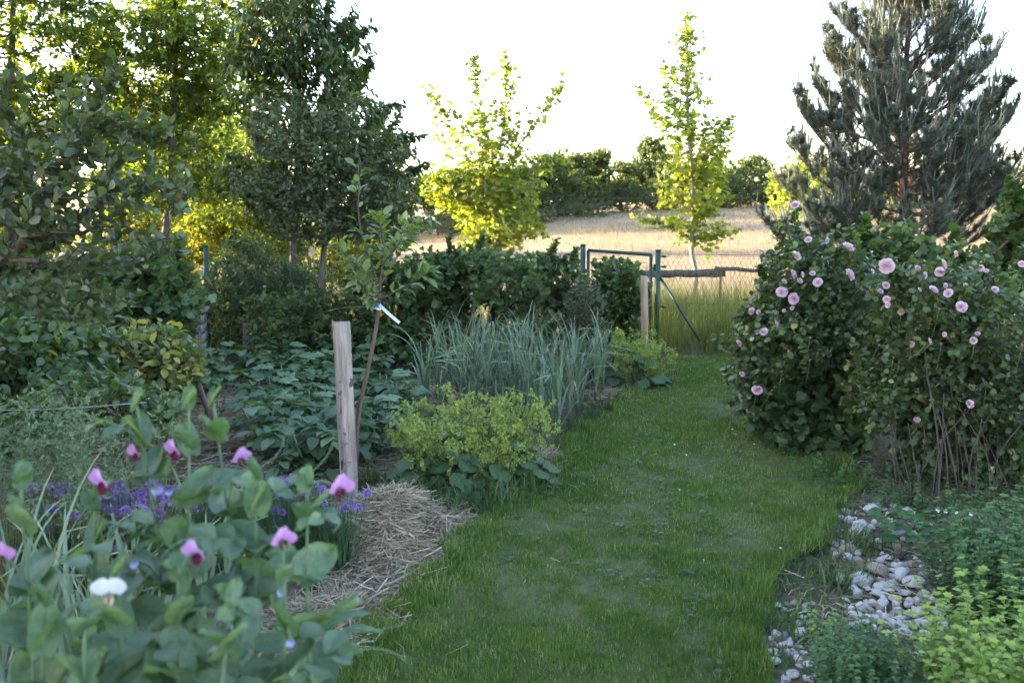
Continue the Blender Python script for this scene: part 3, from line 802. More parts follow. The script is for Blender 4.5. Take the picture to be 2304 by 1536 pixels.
for k in range(16):
    px = 960 + k * 88 + rng.normal() * 12; Yk = 60 + 3.2 * k + 5
    far_tree('far_tree', 'tree in the back row of the far wood, %s from the left' % ORD[k], px, Yk, 130, 388 + rng.normal() * 10, 380)
# low brambles along the foot of the wood
for px, Y, w, top, lab in [(1010, 54, 190, 470, 'bramble thicket at the foot of the wood left of the bushy maple'), (1150, 64, 170, 445, 'bramble thicket behind the bushy maple'), (1270, 70, 170, 438, 'low bramble thicket at the field edge between the maples'), (1400, 80, 170, 425, 'dark thicket at the field edge left of the slender maple'), (1560, 88, 190, 420, 'dark thicket at the field edge behind the slender maple'), (1690, 95, 170, 415, 'dark thicket at the field edge right of the slender maple')]:
    o = far_tree('bramble_thicket', lab, px, Y, w, top, 460)
    o['category'] = 'bush'; o['group'] = 'thickets along the wood'
# sunlit shrubs behind the left trees
for k, (px, Y, w, top, lab) in enumerate([(60, 17, 190, 430, 'sunlit yellow green shrub low at the left edge behind the trees'), (250, 16.5, 210, 400, 'sunlit yellow green shrub behind the broad leaved tree'), (420, 17.5, 200, 440, 'sunlit yellow green shrub behind the green fence post'), (560, 18, 170, 470, 'sunlit yellow green shrub behind the white post'), (-140, 17, 200, 420, 'sunlit yellow green shrub beyond the left edge'), (850, 19, 150, 520, 'sunlit yellow green shrub behind the apple tree'), (660, 17, 190, 430, 'tall sunlit yellow green shrub behind the cherry trunk'), (760, 18.5, 160, 470, 'sunlit yellow green shrub right of the cherry trunk')]):
    base = zb(at(px, 480, Y)); H = CAM_H - (top - 480) * Y / F - base[2]; R_ = w * Y / F / 2
    att = blobs_points([(base + [rng.normal() * R_ * .4, rng.normal() * .4, H * f], (R_ * .6, R_ * .55, H * .22), 95) for f in (.2, .35, .5, .65, .8)], .5)
    tree('sunlit_shrub', lab, 'shrub', base, trunk_line(base, [base + [0, 0, H * .25], base + [.1, 0, H * .5]], 3), att, .004, .03, 'twig', 'sunshrub',
         lambda lb, wb, tp, td: twig_leaves(lb, tp, td, 10, .3, L_TWO, .10, .9, .5, .2, .9, .2, 1.1, .35, wb), 'sunlit shrubs behind the left trees')
# unseen trees added left of the frame to shade the garden and field
for k, (x, y, h, r) in enumerate([(-9.5, 10.4, 6.5, 1.9), (-10.5, 7.4, 6.5, 2.0), (-10.5, 4.4, 6.5, 2.0), (-10.5, 1.2, 6.5, 2.0), (-10.5, -2.2, 6.5, 2.0), (-13, 9.0, 7.5, 2.2), (-13, 5.6, 7.5, 2.2), (-13, 2.4, 7.5, 2.2), (-11.8, 10.6, 6.8, 1.8), (-20, 35.5, 6.5, 1.8), (-15.5, 7.6, 7.5, 2.2), (-15.5, 4.2, 7.5, 2.2), (-15.5, 10.6, 7.5, 2.0)]):
    base = np.array([x, y, 0.])
    att = blobs_points([(base + [rng.normal() * .5, rng.normal() * .5, h * f], (r, r, h * .16), 110) for f in (.14, .3, .48, .66, .84)], .4)
    tree('shade_tree', 'tall leafy unseen tree added for shade outside the left edge, %s of the row' % ORD[k], 'tree', base, trunk_line(base, [base + [0, 0, h * .3], base + [.1, 0, h * .6], base + [0, .1, h * .85]], 3), att, .006, .09, 'bark', 'cherry',
         lambda lb, wb, tp, td: twig_leaves(lb, tp, td, 9, .5, L_TWO, .24, .9, .5, .2, .9, .1, 1.2, .4, None), 'unseen shade trees added outside the left edge')

# unseen trees added along the left side to cast shade over the field
for k in range(14):
    y = 52 + k * 4.6; x = -24 - .12 * (y - 52) + rng.normal() * 1.5; h = rng.uniform(10.5, 14)
    base = zb((x, y)); r = 3.0
    att = blobs_points([(base + [rng.normal() * .6, rng.normal() * .6, h * f], (r, r, h * .16), 90) for f in (.1, .28, .46, .66, .84)], .4)
    tree('field_shade_tree', 'tall unseen tree added left of the field for its shade, %s from the near end' % ORD[k], 'tree', base, trunk_line(base, [base + [0, 0, h * .3], base + [.1, 0, h * .6], base + [0, .1, h * .85]], 3), att, .01, .13, 'bark', 'hedge',
         lambda lb, wb, tp, td: twig_leaves(lb, tp, td, 9, .8, L_TWO, .45, .9, .5, .2, .9, .1, 1.2, .4, None), 'unseen trees added to shade the far field')
# ------------------------------------------------------------------ fence, gate, posts, rail
def post_top(px, py, Y): return at(px, py, Y)
def metal_post(label, px, top, Y, r=.028, lean=(0, 0), base_px=None):
    p = at(px, top, Y); g = np.array([p[0] + lean[0], p[1] + lean[1], 0.])
    t = thing('fence_post', label, 'post', g, 'green metal fence posts')
    b = B(); tube(b, [g - [0, 0, .15], p], [r, r], 12); b.obj('pole', M['green'], t, smooth_shade=False)
    c = B(); tube(c, [p, p + [0, 0, .012], p + [0, 0, .022]], [r * 1.12, r * 1.12, r * .7], 12); c.obj('cap', M['green'], t)
    return t, p, g
YL, YR = 10.55, 10.1
tL, pL, gL = metal_post('green metal post on the left side of the garden gate', 1312, 553, YL, .032)
tR, pR, gR = metal_post('green metal post on the right side of the garden gate, braced', 1481, 565, YR, .032)
b = B(); e = at(1576, 768, 9.75); s = at(1484, 622, YR)
tube(b, [s, e], .017, 10); b.obj('brace', M['green'], tR)
for z in (577, 600, 690):
    b = B(); h = at(1481, z, YR); tube(b, [h + [.03, 0, 0], h + [.10, -.01, 0]], .009, 6); tube(b, [h + [.055, -.015, 0], h + [.085, .015, 0]], .016, 6); b.obj('wire_tensioner', M['green'], tR)
b = B(); h = at(1312, 572, YL); tube(b, [h - [.03, 0, 0], h - [.22, 0, .005]], .006, 6); tube(b, [h - [.15, 0, 0], h - [.19, 0, 0]], .018, 6); b.obj('wire_tensioner', M['green'], tL)
t4, p4, g4 = metal_post('green metal fence post standing behind the rose bushes', 2203, 563, 9.8, .026)
t5, p5, g5 = metal_post('tall leaning green metal post among the shrubs on the left', 463, 555, 9.9, .030, (-.06, .02))
t6, p6, g6 = metal_post('green fence post hidden behind the currant hedge', 880, 560, 10.2, .028)
t7 = thing('fence_brace', 'slanting green metal brace at the left edge below the broad leaves', 'brace', (*at(34, 672, 7.2)[:2], 0))
b = B(); tube(b, [at(-60, 540, 7.2), at(30, 668, 7.2), at(110, 790, 7.2)], .022, 8); b.obj('tube', M['green'], t7)
# gate
gt = thing('garden_gate', 'green tube gate with wire mesh between two posts', 'gate', (gL + gR) / 2)
A = at(1324, 563, YL); Bp = at(1465, 573, YR + .03); zb_ = .08
A0 = np.array([A[0], A[1], zb_]); B0 = np.array([Bp[0], Bp[1], zb_])
for q0, q1 in ((A0, A), (B0, Bp)):
    b = B(); tube(b, [q0, q1], .021, 10); b.obj('side_tube', M['green'], gt)
b = B(); tube(b, [A, Bp], .021, 10); b.obj('top_tube', M['green'], gt)
b = B(); tube(b, [A0, B0], .021, 10); b.obj('bottom_tube', M['green'], gt)
def chain(b, P0, P1, z0, z1, pitch=.06, r=.0021):
    P0 = np.asarray(P0, float); P1 = np.asarray(P1, float); L = np.linalg.norm((P1 - P0)[:2]); n = int(L / pitch); m = int((z1 - z0) / pitch)
    i, j = np.meshgrid(np.arange(n), np.arange(m)); i = i.ravel(); j = j.ravel()
    f = lambda u: P0[:2] + (P1 - P0)[:2] * (u / n)[:, None]
    s = (j % 2).astype(float)
    a = np.column_stack([f(i + .5 * s), z0 + j * pitch]); c = np.column_stack([f(i + .5 - .5 * s + 0.0), z0 + (j + 1) * pitch])
    segs(b, a, c, r, r, 3)
    a2 = np.column_stack([f(i + 1 - .5 * s), z0 + j * pitch]); c2 = np.column_stack([f(i + .5 + .5 * s), z0 + (j + 1) * pitch])
    segs(b, a2, c2, r, r, 3)
b = B(); d = unit(Bp - A); chain(b, A + d * .06, Bp - d * .06, .13, A[2] - .11); b.obj('wire_mesh', M['wire'], gt)
k = A + d * .05 - [0, 0, .1]; k2 = Bp - d * .05 - [0, 0, .1]; mid = (A + Bp) / 2
for q0, q1 in ((k, k2), (k + [0, 0, -.9], k), (k2 + [0, 0, -.9], k2), (mid - [0, 0, .1], mid)):
    b = B(); tube(b, [q0, q1], .0045, 5); b.obj('mesh_rod', M['wire'], gt)
b = B(); h = Bp + np.array([.02, -.01, -.16]); tube(b, [h, h + [.07, 0, 0]], .012, 6); tube(b, [h + [.02, 0, -.03], h + [.02, 0, .05]], .014, 6); b.obj('latch', M['green'], gt)
# wire fence right of the gate and left of it
def wire_fence(label, P0, P1, top):
    t = thing('chain_link_fence', label, 'fence', (*((P0 + P1) / 2)[:2], 0), 'chain link fences')
    b = B(); chain(b, P0, P1, .05, top - .01); b.obj('wire_mesh', M['wire'], t)
    for z in (top, top * .5, .08):
        b = B(); a = P0.copy(); c = P1.copy(); a[2] = c[2] = z; mid = (a + c) / 2 - [0, 0, .012]; tube(b, curve([a, mid, c], 6), .0030, 4); b.obj('tension_wire', M['wire'], t)
wire_fence('chain link fence stretched from the gate post to behind the roses', pR + [.03, 0, 0], p4, 1.17)
wire_fence('chain link fence hidden behind the currant hedge left of the gate', p6, pL - [.03, 0, 0], 1.16)
wire_fence('chain link fence under the trees on the left', p5, p6, 1.18)
# log rail beyond the fence
def log(label, a, c, r0, r1, mat='bark'):
    pts = curve([a, (a + c) / 2 + [0, 0, -.012], c], 6); pts[1:-1] += rng.normal(size=(len(pts) - 2, 3)) * .006
    t = thing('rail_log', label, 'log', (a + c) / 2, 'log rail beyond the fence')
    b = B(); tube(b, pts, np.linspace(r0, r1, len(pts)) * rng.uniform(.92, 1.08, len(pts)), 9); b.obj('trunk_wood', M[mat], t)
    for k in (2, 5, 8):
        b = B(); tube(b, [pts[k], pts[k] + [.01, -.03, r0 * 1.3]], [r0 * .35, r0 * .2], 5); b.obj('branch_stub', M[mat], t)
log('thick bark covered log of the rail beyond the fence', at(1380, 618, 12.6), at(1632, 612, 12.2), .052, .062)
log('thin pole of the rail, overlapping the thick log', at(1608, 603, 12.1), at(1760, 608, 11.9), .030, .026)
t = thing('rail_post', 'thin dark stick propping up the log rail', 'post', (*at(1622, 612, 12.15)[:2], 0))
p = at(1622, 603, 12.15); b = B(); tube(b, [[p[0], p[1], -.1], p + [0, .0, -.01]], .018, 6); b.obj('stick', M['bark'], t)

# timber stakes
def stake(name, label, top_c, base_c, prof, mats, jag=.012, group='wooden stakes', n=9):
    """prof: cross-section polygon (x, y); top and base centres"""
    top_c = np.asarray(top_c, float); base_c = np.asarray(base_c, float)
    t = thing(name, label, 'stake', base_c, group)
    pr = np.array(prof); m = len(pr); V = []; T = []
    zs = np.linspace(0, 1, n)
    for i, f in enumerate(zs):
        c = base_c * (1 - f) + top_c * f
        for (x, y) in pr:
            q = 1 + rng.normal() * .012
            V.append((c[0] + x * q, c[1] + y * q, c[2] + (rng.normal() * jag if i == n - 1 else 0)))
    for i in range(n - 1):
        for k in range(m):
            j = (k + 1) % m; a = i * m; T += [(a + k, a + j, a + m + k), (a + j, a + m + j, a + m + k)]
    c = len(V); V.append(tuple(top_c - [0, 0, .006]))
    for k in range(m): T.append(((n - 1) * m + k, (n - 1) * m + (k + 1) % m, c))
    B().add(V, T).obj('timber', M[mats], t)
    return t
sb = ground(787, 1118); st = at(767, 724, sb[1] + .02)
PROF = [(-.050, .004), (-.048, -.006), (-.006, -.046), (.002, -.046), (.050, -.016), (.053, .006), (.036, .040), (-.034, .044)]
stk = stake('wooden_stake', 'pale split timber stake beside the young apple tree', st, sb - [0, 0, .1], PROF, 'wood', .003)
sx = st + [-.044, -.012, .004]
b = B(); tube(b, [sx - [0, 0, .05], sx + [-.003, 0, .014]], [.006, .001], 4); b.obj('splinter', M['wood'], stk)
nrm = np.array([-.69, -.72, 0.])
for zf, off, sx_, sz_ in ((.27, -.028, .011, .030), (.36, -.020, .005, .010), (.55, -.015, .006, .022), (.64, -.024, .008, .006), (.70, -.012, .005, .012), (.12, -.030, .008, .016)):
    c_ = (sb - [0, 0, .1]) * (1 - zf) + st * zf; f_ = (off + .048) / .042
    c_ = c_ + np.array([-.048 + .042 * f_, -.006 - .040 * f_, 0]) + nrm * .0025
    u_ = np.array([.72, -.69, 0.]); V_ = [c_ + nrm * .002]; k_ = 11
    for a_ in np.arange(k_) * 2 * math.pi / k_:
        r_ = rng.uniform(.65, 1.15); V_.append(c_ + u_ * sx_ * r_ * math.cos(a_) + np.array([0, 0, 1.]) * sz_ * r_ * math.sin(a_))
    B().add(V_, [(0, 1 + i_, 1 + (i_ + 1) % k_) for i_ in range(k_)]).obj('bark_patch', M['stoneblack'], stk)
g = at(1452, 800, 8.6); g[2] = -.05
stake('wooden_stake', 'reddish brown timber stake in front of the garden gate', at(1449, 620, 8.6), g, [(x * .72, y * .72) for x, y in PROF], 'woodred')
g = ground(552, 815); rs = stake('wooden_stake', 'short grey round stake with red painted top at the path end', at(552, 728, g[1]), g - [0, 0, .05], [(.026 * math.cos(a), .026 * math.sin(a)) for a in np.arange(8) * .785], 'woodgrey', .004)
p = at(552, 728, g[1]); b = B(); tube(b, [p - [0, 0, .045], p + [0, 0, .006]], [.0275, .0275], 9); tube(b, [p - [-.01, .02, .06], p + [.035, -.02, -.005]], [.011, .008], 6); b.obj('red_paint', M['red'], rs)
for lab, px, top, Y, r, m in [('white painted post half hidden behind the apple tree trunk', 632, 600, 10.6, .034, 'whitewash'), ('grey wooden post under the broad leaved tree', 264, 545, 9.2, .032, 'woodgrey'), ('pale wooden post beside the slim tall tree', 362, 560, 11.4, .03, 'wood'), ('thin grey wooden post low at the left', 177, 600, 9.5, .014, 'woodgrey'), ('white post end low among the left shrubs', 142, 570, 10.5, .04, 'whitewash')]:
    p = at(px, top, Y); stake('garden_post', lab, p, [p[0], p[1], -.05], [(r * math.cos(a), r * math.sin(a)) for a in np.arange(8) * .785], m, .006, 'posts among the shrubs')
# grey stacked wooden box half hidden on the left
c = at(432, 800, 8.7); c[2] = 0
bx = thing('slatted_box', 'weathered grey slatted box with a lid, half hidden by shrubs', 'box', c)
def box(b, c, s, rz=0., val=.5):
    V = np.array([(x, y, z) for x in (-.5, .5) for y in (-.5, .5) for z in (-.5, .5)]) * s
    ca, sa = math.cos(rz), math.sin(rz); V = np.column_stack([V[:, 0] * ca - V[:, 1] * sa, V[:, 0] * sa + V[:, 1] * ca, V[:, 2]]) + c
    T = [(0, 1, 3), (0, 3, 2), (4, 6, 7), (4, 7, 5), (0, 4, 5), (0, 5, 1), (2, 3, 7), (2, 7, 6), (0, 2, 6), (0, 6, 4), (1, 5, 7), (1, 7, 3)]
    b.add(V, T, val)
topz = float(at(432, 692, 8.7)[2]); b = B(); box(b, c + [0, 0, topz - .02], (.36, .36, .035), .2); b.obj('lid', M['woodgrey'], bx)
for k in range(6):
    for s in (0, 1):
        b = B(); z = .06 + k * (topz - .1) / 6
        off = np.array([0.0, -.14, 0]) if s == 0 else np.array([.14, 0., 0])
        box(b, c + [off[0] + rng.normal() * .004, off[1], z + .03], (.30, .02, .075) if s == 0 else (.02, .30, .075), .2); b.obj('slat', M['woodgrey'], bx)
for sx_ in (-1, 1):
    for sy_ in (-1, 1):
        b = B(); box(b, c + [sx_ * .125 - sy_ * .02, sy_ * .118, topz / 2 - .02], (.03, .03, topz - .05), .2); b.obj('corner_post', M['woodgrey'], bx)
# wires strung along the beds
def line(label, pts, r=.0018):
    t = thing('garden_wire', label, 'wire', pts[0]); b = B(); tube(b, curve(pts, 6), r, 4); b.obj('strand', M['galv'], t)
line('thin wire strung from the apple tree tag to the bare trunk behind', [at(716, 704, 8.9), at(770, 693, 7.2), at(846, 690, 5.0)])
line('pale string stretched low at the left edge', [at(-40, 925, 3.6), at(40, 922, 3.62), at(98, 921, 3.65), at(200, 915, 3.8), at(330, 905, 4.0)], .0022)
# ------------------------------------------------------------------ shrubs
def shrub(name, label, cat, px, Y, blobs, leafm, tpl, size, n_leaf=8, L=.16, group=None, nstem=9, bark='twig', width=1., droop=.15, upn=.9, spread=.85, r_base=.02, shoots=(), base_pts=None, rnd=.5, foot=.18):
    """blobs in photo pixels: (px, py, dY, rx_px, ry_m, rz_px, count)"""
    base = np.array([*at(px, 800, Y)[:2], 0.]); base[2] = float(zt(base[0], base[1]))
    t = thing(name, label, cat, base, group)
    att = blobs_points([(at(x, y, Y + dy), (rx * Y / F, ry_, rz * Y / F), n) for x, y, dy, rx, ry_, rz, n in blobs], .5)
    for s in shoots:
        att = np.vstack([att, curve([at(x, y, Y + d) for x, y, d in s], 5)])
    att = att[att[:, 2] > base[2] + .04]
    # several stems rise from the foot
    wb = B(); lb = B()
    if base_pts is None:
        base_pts = base + np.column_stack([rng.normal(size=(nstem, 2)) * foot, np.zeros(nstem)])
    own = np.argmin(np.linalg.norm((att[:, None, :2] - np.asarray(base_pts)[None, :, :2]) * [1, 1], axis=2) + rng.random((len(att), len(base_pts))) * .25, axis=1)
    for k, bp in enumerate(base_pts):
        a = att[own == k]
        if len(a) < 2: continue
        mid = a.mean(0); h = max(.1, (mid[2] - bp[2]))
        tr = curve([bp, bp + (mid - bp) * .35 + rng.normal(size=3) * .02 + [0, 0, h * .08], bp + (mid - bp) * .75], 3)
        P, par, tips, n0 = skeleton(tr, a, .3, .3, .06)
        wood(wb, P, par, .0018, r_base * rng.uniform(.6, 1.), n0)
        twig_leaves(lb, P[tips], P[tips] - P[par[tips]], n_leaf, L, tpl, size, spread, .5, droop, upn, .25, width, .3, wb, rnd=rnd)
    wb.obj('stems', M[bark], t); lb.obj('foliage', M[leafm], t)
    return t
CG = 'currant bushes of the hedge'
# hedge of currants in front of the wire fence
shrub('currant_bush', 'dark currant bush behind the young apple tree', 'bush', 860, 8.9, [(850, 700, 0, 100, .4, 110, 200), (800, 790, -.2, 80, .35, 60, 110), (930, 640, .1, 70, .4, 60, 90), (900, 780, -.2, 90, .35, 60, 110)], 'currantlight', L_CURR, .062, 11, .18, CG)
shrub('currant_bush', 'dark arching currant bush in the middle of the hedge', 'bush', 1010, 9.1, [(1010, 650, 0, 90, .45, 70, 190), (980, 740, -.2, 90, .4, 60, 100), (1060, 600, .1, 80, .45, 38, 120), (960, 610, .2, 60, .4, 40, 80)], 'currant', L_CURR, .060, 11, .18, CG, shoots=[[(1000, 600, 0), (1010, 570, 0), (1012, 536, 0)], [(1060, 590, 0), (1075, 560, 0), (1085, 535, 0)]])
shrub('gooseberry_bush', 'lighter green gooseberry bush behind the garlic bed', 'bush', 1140, 8.6, [(1140, 650, 0, 90, .4, 70, 190), (1180, 720, -.1, 80, .35, 60, 100), (1110, 600, .2, 70, .4, 30, 70)], 'currantlight', L_CURR, .055, 9, .15, CG)
shrub('currant_bush', 'dark currant bush just left of the gate', 'bush', 1250, 9.5, [(1245, 640, 0, 80, .45, 58, 170), (1270, 720, -.1, 70, .4, 60, 90), (1200, 600, .1, 50, .4, 24, 60)], 'currant', L_CURR, .062, 11, .18, CG, shoots=[[(1230, 600, 0), (1240, 570, 0), (1248, 548, 0)], [(1280, 610, 0), (1290, 580, 0), (1294, 570, 0)]])
shrub('currant_bush', 'dark leafy currant bush in front of the gate', 'bush', 1390, 9.2, [(1390, 660, 0, 68, .4, 60, 180), (1370, 740, -.1, 80, .4, 55, 110), (1385, 606, 0, 50, .35, 14, 40)], 'currant', L_CURR, .068, 11, .18, CG)
shrub('lavender_bush', 'grey green bushy herb behind the garlic tops', 'bush', 1310, 8.3, [(1315, 680, 0, 40, .3, 60, 110), (1325, 740, 0, 45, .3, 40, 60)], 'appledark', L_LANCE, .05, 12, .14, None, rnd=.8)
# behind the potato bed
shrub('raspberry_bush', 'leafy green raspberry canes below the apple tree trunk', 'bush', 700, 8.9, [(690, 720, 0, 70, .35, 70, 150), (650, 770, -.2, 60, .3, 50, 90), (740, 760, -.2, 50, .3, 60, 90), (600, 720, .2, 50, .3, 60, 70)], 'currantlight', L_OVAL, .075, 8, .18, None)
shrub('willow_shrub', 'pale green small leaved shrub in front of the backlit trees', 'bush', 600, 10.4, [(590, 650, 0, 80, .5, 80, 220), (650, 670, 0, 60, .5, 70, 170), (530, 620, .2, 50, .5, 60, 100), (560, 560, .2, 50, .5, 40, 60), (700, 640, .3, 60, .5, 60, 90)], 'currantlight', L_LANCE, .075, 15, .24, None, rnd=.8)
shrub('currant_bush', 'large blackcurrant bush with lobed leaves left of the green post', 'bush', 345, 7.0, [(350, 640, 0, 75, .4, 75, 150), (300, 700, -.1, 90, .4, 60, 110), (400, 690, 0, 50, .35, 60, 80), (240, 640, 0, 60, .4, 60, 70)], 'currant', L_CURR, .085, 7, .18, 'bushes on the left', shoots=[[(390, 600, 0), (400, 570, 0), (405, 545, 0)], [(330, 580, 0), (335, 560, 0), (330, 548, 0)]])
shrub('yellowing_bush', 'yellow green bush with yellowing leaves beside the potatoes', 'bush', 310, 5.7, [(330, 800, 0, 90, .4, 60, 170), (250, 820, 0, 80, .4, 50, 110), (390, 830, .1, 60, .35, 50, 80), (330, 890, -.1, 80, .3, 50, 60)], 'yellowing', L_OVAL, .078, 7, .18, 'bushes on the left', droop=.35, shoots=[[(300, 760, 0), (300, 740, 0)], [(360, 760, 0), (370, 738, 0)]])
shrub('currant_bush', 'dark bush at the left edge below the broad leaved tree', 'bush', 60, 5.0, [(70, 800, 0, 120, .45, 80, 190), (0, 880, -.2, 110, .4, 70, 100), (170, 860, -.2, 80, .35, 60, 90), (20, 720, .2, 120, .45, 50, 90), (180, 770, .1, 60, .3, 40, 50)], 'currant', L_OVAL, .07, 8, .17, 'bushes on the left')
shrub('currant_bush', 'low leafy bush between the feathery grass and the yellowing bush', 'bush', 200, 4.3, [(210, 890, 0, 90, .3, 45, 100), (320, 930, .1, 60, .25, 40, 60), (60, 960, -.1, 90, .3, 60, 80)], 'currantlight', L_OVAL, .06, 8, .15, 'bushes on the left')
shrub('elder_bush', 'dim leafy shrub under the tall trees at the far left', 'bush', 120, 9.0, [(90, 660, 0, 130, .5, 70, 170), (210, 640, 0, 70, .5, 60, 80), (10, 600, .2, 90, .5, 60, 80)], 'currantlight', L_OVAL, .08, 8, .2, 'bushes on the left')
shrub('nettle_patch', 'dim leafy undergrowth beside the green metal post', 'bush', 510, 10.0, [(500, 660, 0, 50, .4, 60, 110), (510, 740, 0, 60, .4, 50, 110), (440, 730, .1, 40, .3, 50, 60), (560, 700, .1, 40, .3, 60, 70)], 'currantlight', L_OVAL, .06, 9, .18, 'bushes on the left')
# right edge
shrub('mallow_shrub', 'light green shrub with toothed leaves at the right edge above the roses', 'bush', 2300, 6.4, [(2290, 560, 0, 52, .3, 85, 110), (2330, 480, 0, 60, .3, 60, 70), (2280, 640, 0, 60, .3, 50, 60)], 'currantlight', L_CURR, .085, 7, .16, None, shoots=[[(2280, 500, 0), (2278, 450, 0), (2276, 418, 0)]])
shrub('currant_bush', 'redcurrant bush with lobed leaves drooping over the lawn under the roses', 'bush', 1800, 5.9, [(1790, 930, 0, 90, .35, 50, 120), (1860, 900, .1, 90, .35, 60, 100), (1730, 900, 0, 50, .3, 40, 50), (1840, 980, -.05, 70, .3, 34, 90), (1760, 965, -.05, 60, .3, 26, 60), (1900, 960, 0, 60, .3, 40, 60)], 'currant', L_CURR, .075, 9, .16, None, droop=.5, r_base=.007, foot=.10)
shrub('currant_bush', 'leafy shoots standing up between the roses and the pine', 'bush', 2000, 6.9, [(2010, 560, 0, 90, .3, 50, 70), (1960, 600, 0, 60, .3, 40, 40), (2120, 590, 0, 60, .3, 36, 34), (2020, 700, 0, 120, .4, 90, 60)], 'currantlight', L_CURR, .085, 6, .16, None, shoots=[[(1945, 560, 0), (1945, 520, 0), (1946, 500, 0)], [(2030, 580, 0), (2038, 540, 0), (2040, 512, 0)], [(2140, 590, 0), (2145, 560, 0), (2148, 530, 0)]])
# roses
ROSE_BL_A = [(1800, 640, 0, 90, .45, 100, 200), (1760, 760, 0, 110, .45, 90, 210), (1880, 700, 0, 110, .5, 130, 190), (1700, 830, -.05, 62, .35, 60, 80), (1900, 850, 0, 100, .4, 90, 120), (1860, 590, .1, 80, .4, 60, 80), (1960, 720, .1, 70, .4, 120, 120), (1950, 880, .1, 60, .35, 70, 70)]
ROSE_BL_B = [(2080, 700, 0, 110, .5, 110, 230), (2200, 720, 0, 110, .5, 110, 230), (2120, 860, 0, 130, .45, 90, 180), (2270, 880, 0, 100, .45, 110, 160), (2020, 820, .1, 90, .4, 90, 110), (2180, 970, .0, 120, .35, 50, 70), (2290, 980, 0, 60, .35, 70, 60), (1985, 900, .1, 80, .35, 60, 80), (2080, 960, 0, 70, .3, 50, 60), (2270, 1050, -.05, 70, .3, 46, 70), (2180, 1040, 0, 60, .25, 34, 36), (2060, 1030, -.05, 50, .2, 30, 26)]
def rose_leafset(): pass
YA, YB = 6.0, 5.1
def canes(pairs, Y0):
    return [np.array([*ground(x, y)[:2], 0.]) for x, y in pairs]
roseA = shrub('rose_bush', 'left rose bush covered in pale pink double blooms', 'rose bush', 1840, YA, ROSE_BL_A, 'rose', L_ROUND, .048, 12, .19, 'rose bushes', bark='cane', r_base=.012, base_pts=[np.array([*at(x, 900, YA + d)[:2], 0.]) for x, d in ((1860, .1), (1900, 0), (1930, .15), (1960, .05), (1830, .2), (1990, 0), (2010, .2))], droop=.25, shoots=[[(1800, 600, 0), (1762, 545, -.05), (1752, 512, -.05)], [(1810, 600, 0), (1790, 520, 0), (1790, 470, 0)], [(1720, 720, 0), (1690, 705, -.05), (1672, 715, -.05)], [(1700, 790, 0), (1660, 780, -.05), (1628, 770, -.05)], [(1690, 860, 0), (1660, 890, -.05), (1648, 900, -.05)], [(1860, 580, 0), (1905, 550, 0), (1915, 530, 0)], [(1770, 640, 0), (1740, 650, 0), (1722, 640, 0)]])
roseB = shrub('rose_bush', 'right rose bush with bare brown canes above the stones', 'rose bush', 2130, YB, ROSE_BL_B, 'rose', L_ROUND, .046, 12, .19, 'rose bushes', bark='cane', r_base=.0065, base_pts=canes([(2062, 1148), (2085, 1165), (2112, 1150), (2135, 1140), (2160, 1130), (2185, 1120), (2205, 1115), (2240, 1120), (2020, 1135), (2270, 1110), (2140, 1100)], YB), droop=.25, shoots=[[(2120, 640, 0), (2140, 590, 0), (2150, 560, 0)], [(2190, 640, 0), (2210, 610, 0), (2216, 590, 0)], [(2040, 640, 0), (2010, 610, 0), (1998, 590, 0)], [(2270, 660, 0), (2290, 600, 0), (2302, 570, 0)], [(2030, 900, 0), (1990, 930, -.1), (1960, 960, -.15)], [(2090, 940, 0), (2060, 980, -.15), (2040, 1020, -.2)]])
# bare dry canes near the ground
for k in range(32):
    p = ground(rng.uniform(2010, 2290), rng.uniform(1090, 1160)); a = rng.uniform(-.5, .5)
    L = rng.uniform(.25, .75); q = p + [a * L, rng.normal() * .15, L]; m = (p + q) / 2 + rng.normal(size=3) * .03
    b = B(); tube(b, curve([p, m, q], 3), np.linspace(.0045, .002, 7) * rng.uniform(.6, 1.2), 5, cap=False); b.obj('dry_cane', M['cane'], roseB)
# rose blooms
def rose_mesh(name, rings, mat, open_=1.0):
    b = B(); V0 = []; nu, nv = 4, 4
    for ri, (n, r, h, tilt, w) in enumerate(rings):
        for k in range(n):
            a = k * 2 * math.pi / n + ri * .7 + rng.normal() * .12; V = []; T = []
            tl = tilt + rng.normal() * .12
            for i in range(nu):
                f = i / (nu - 1)
                for j in range(nv):
                    g = (j / (nv - 1) - .5) * 2
                    rad = r * .25 + h * f * math.sin(tl) + .10 * h * f * f * f
                    zz = h * f * math.cos(tl) - (g * g) * .16 * h * f + .02 * rng.normal() * f
                    ww = w * math.sqrt(max(0., math.sin(math.pi * (.16 + .62 * f))))
                    aa = a + g * ww / max(rad + .25, .2)
                    V.append((rad * math.cos(aa), rad * math.sin(aa), zz))
            for i in range(nu - 1):
                for j in range(nv - 1):
                    q = i * nv + j; T += [(q, q + 1, q + nv), (q + 1, q + nv + 1, q + nv)]
            b.add(np.array(V) * .5, T, np.clip(.40 + .10 * ri + rng.normal() * .1, 0, 1))
    th = np.linspace(0, 2 * math.pi, 8, endpoint=False); V = [(0, 0, .30)] + [(.13 * math.cos(a), .13 * math.sin(a), .22) for a in th] + [(.16 * math.cos(a), .16 * math.sin(a), .0) for a in th]
    T = [(0, 1 + i, 1 + (i + 1) % 8) for i in range(8)] + [(1 + i, 9 + i, 1 + (i + 1) % 8) for i in range(8)] + [(1 + (i + 1) % 8, 9 + i, 9 + (i + 1) % 8) for i in range(8)]
    b.add(V, T, .3)
    return b.mesh(name, mat, smooth_shade=True)
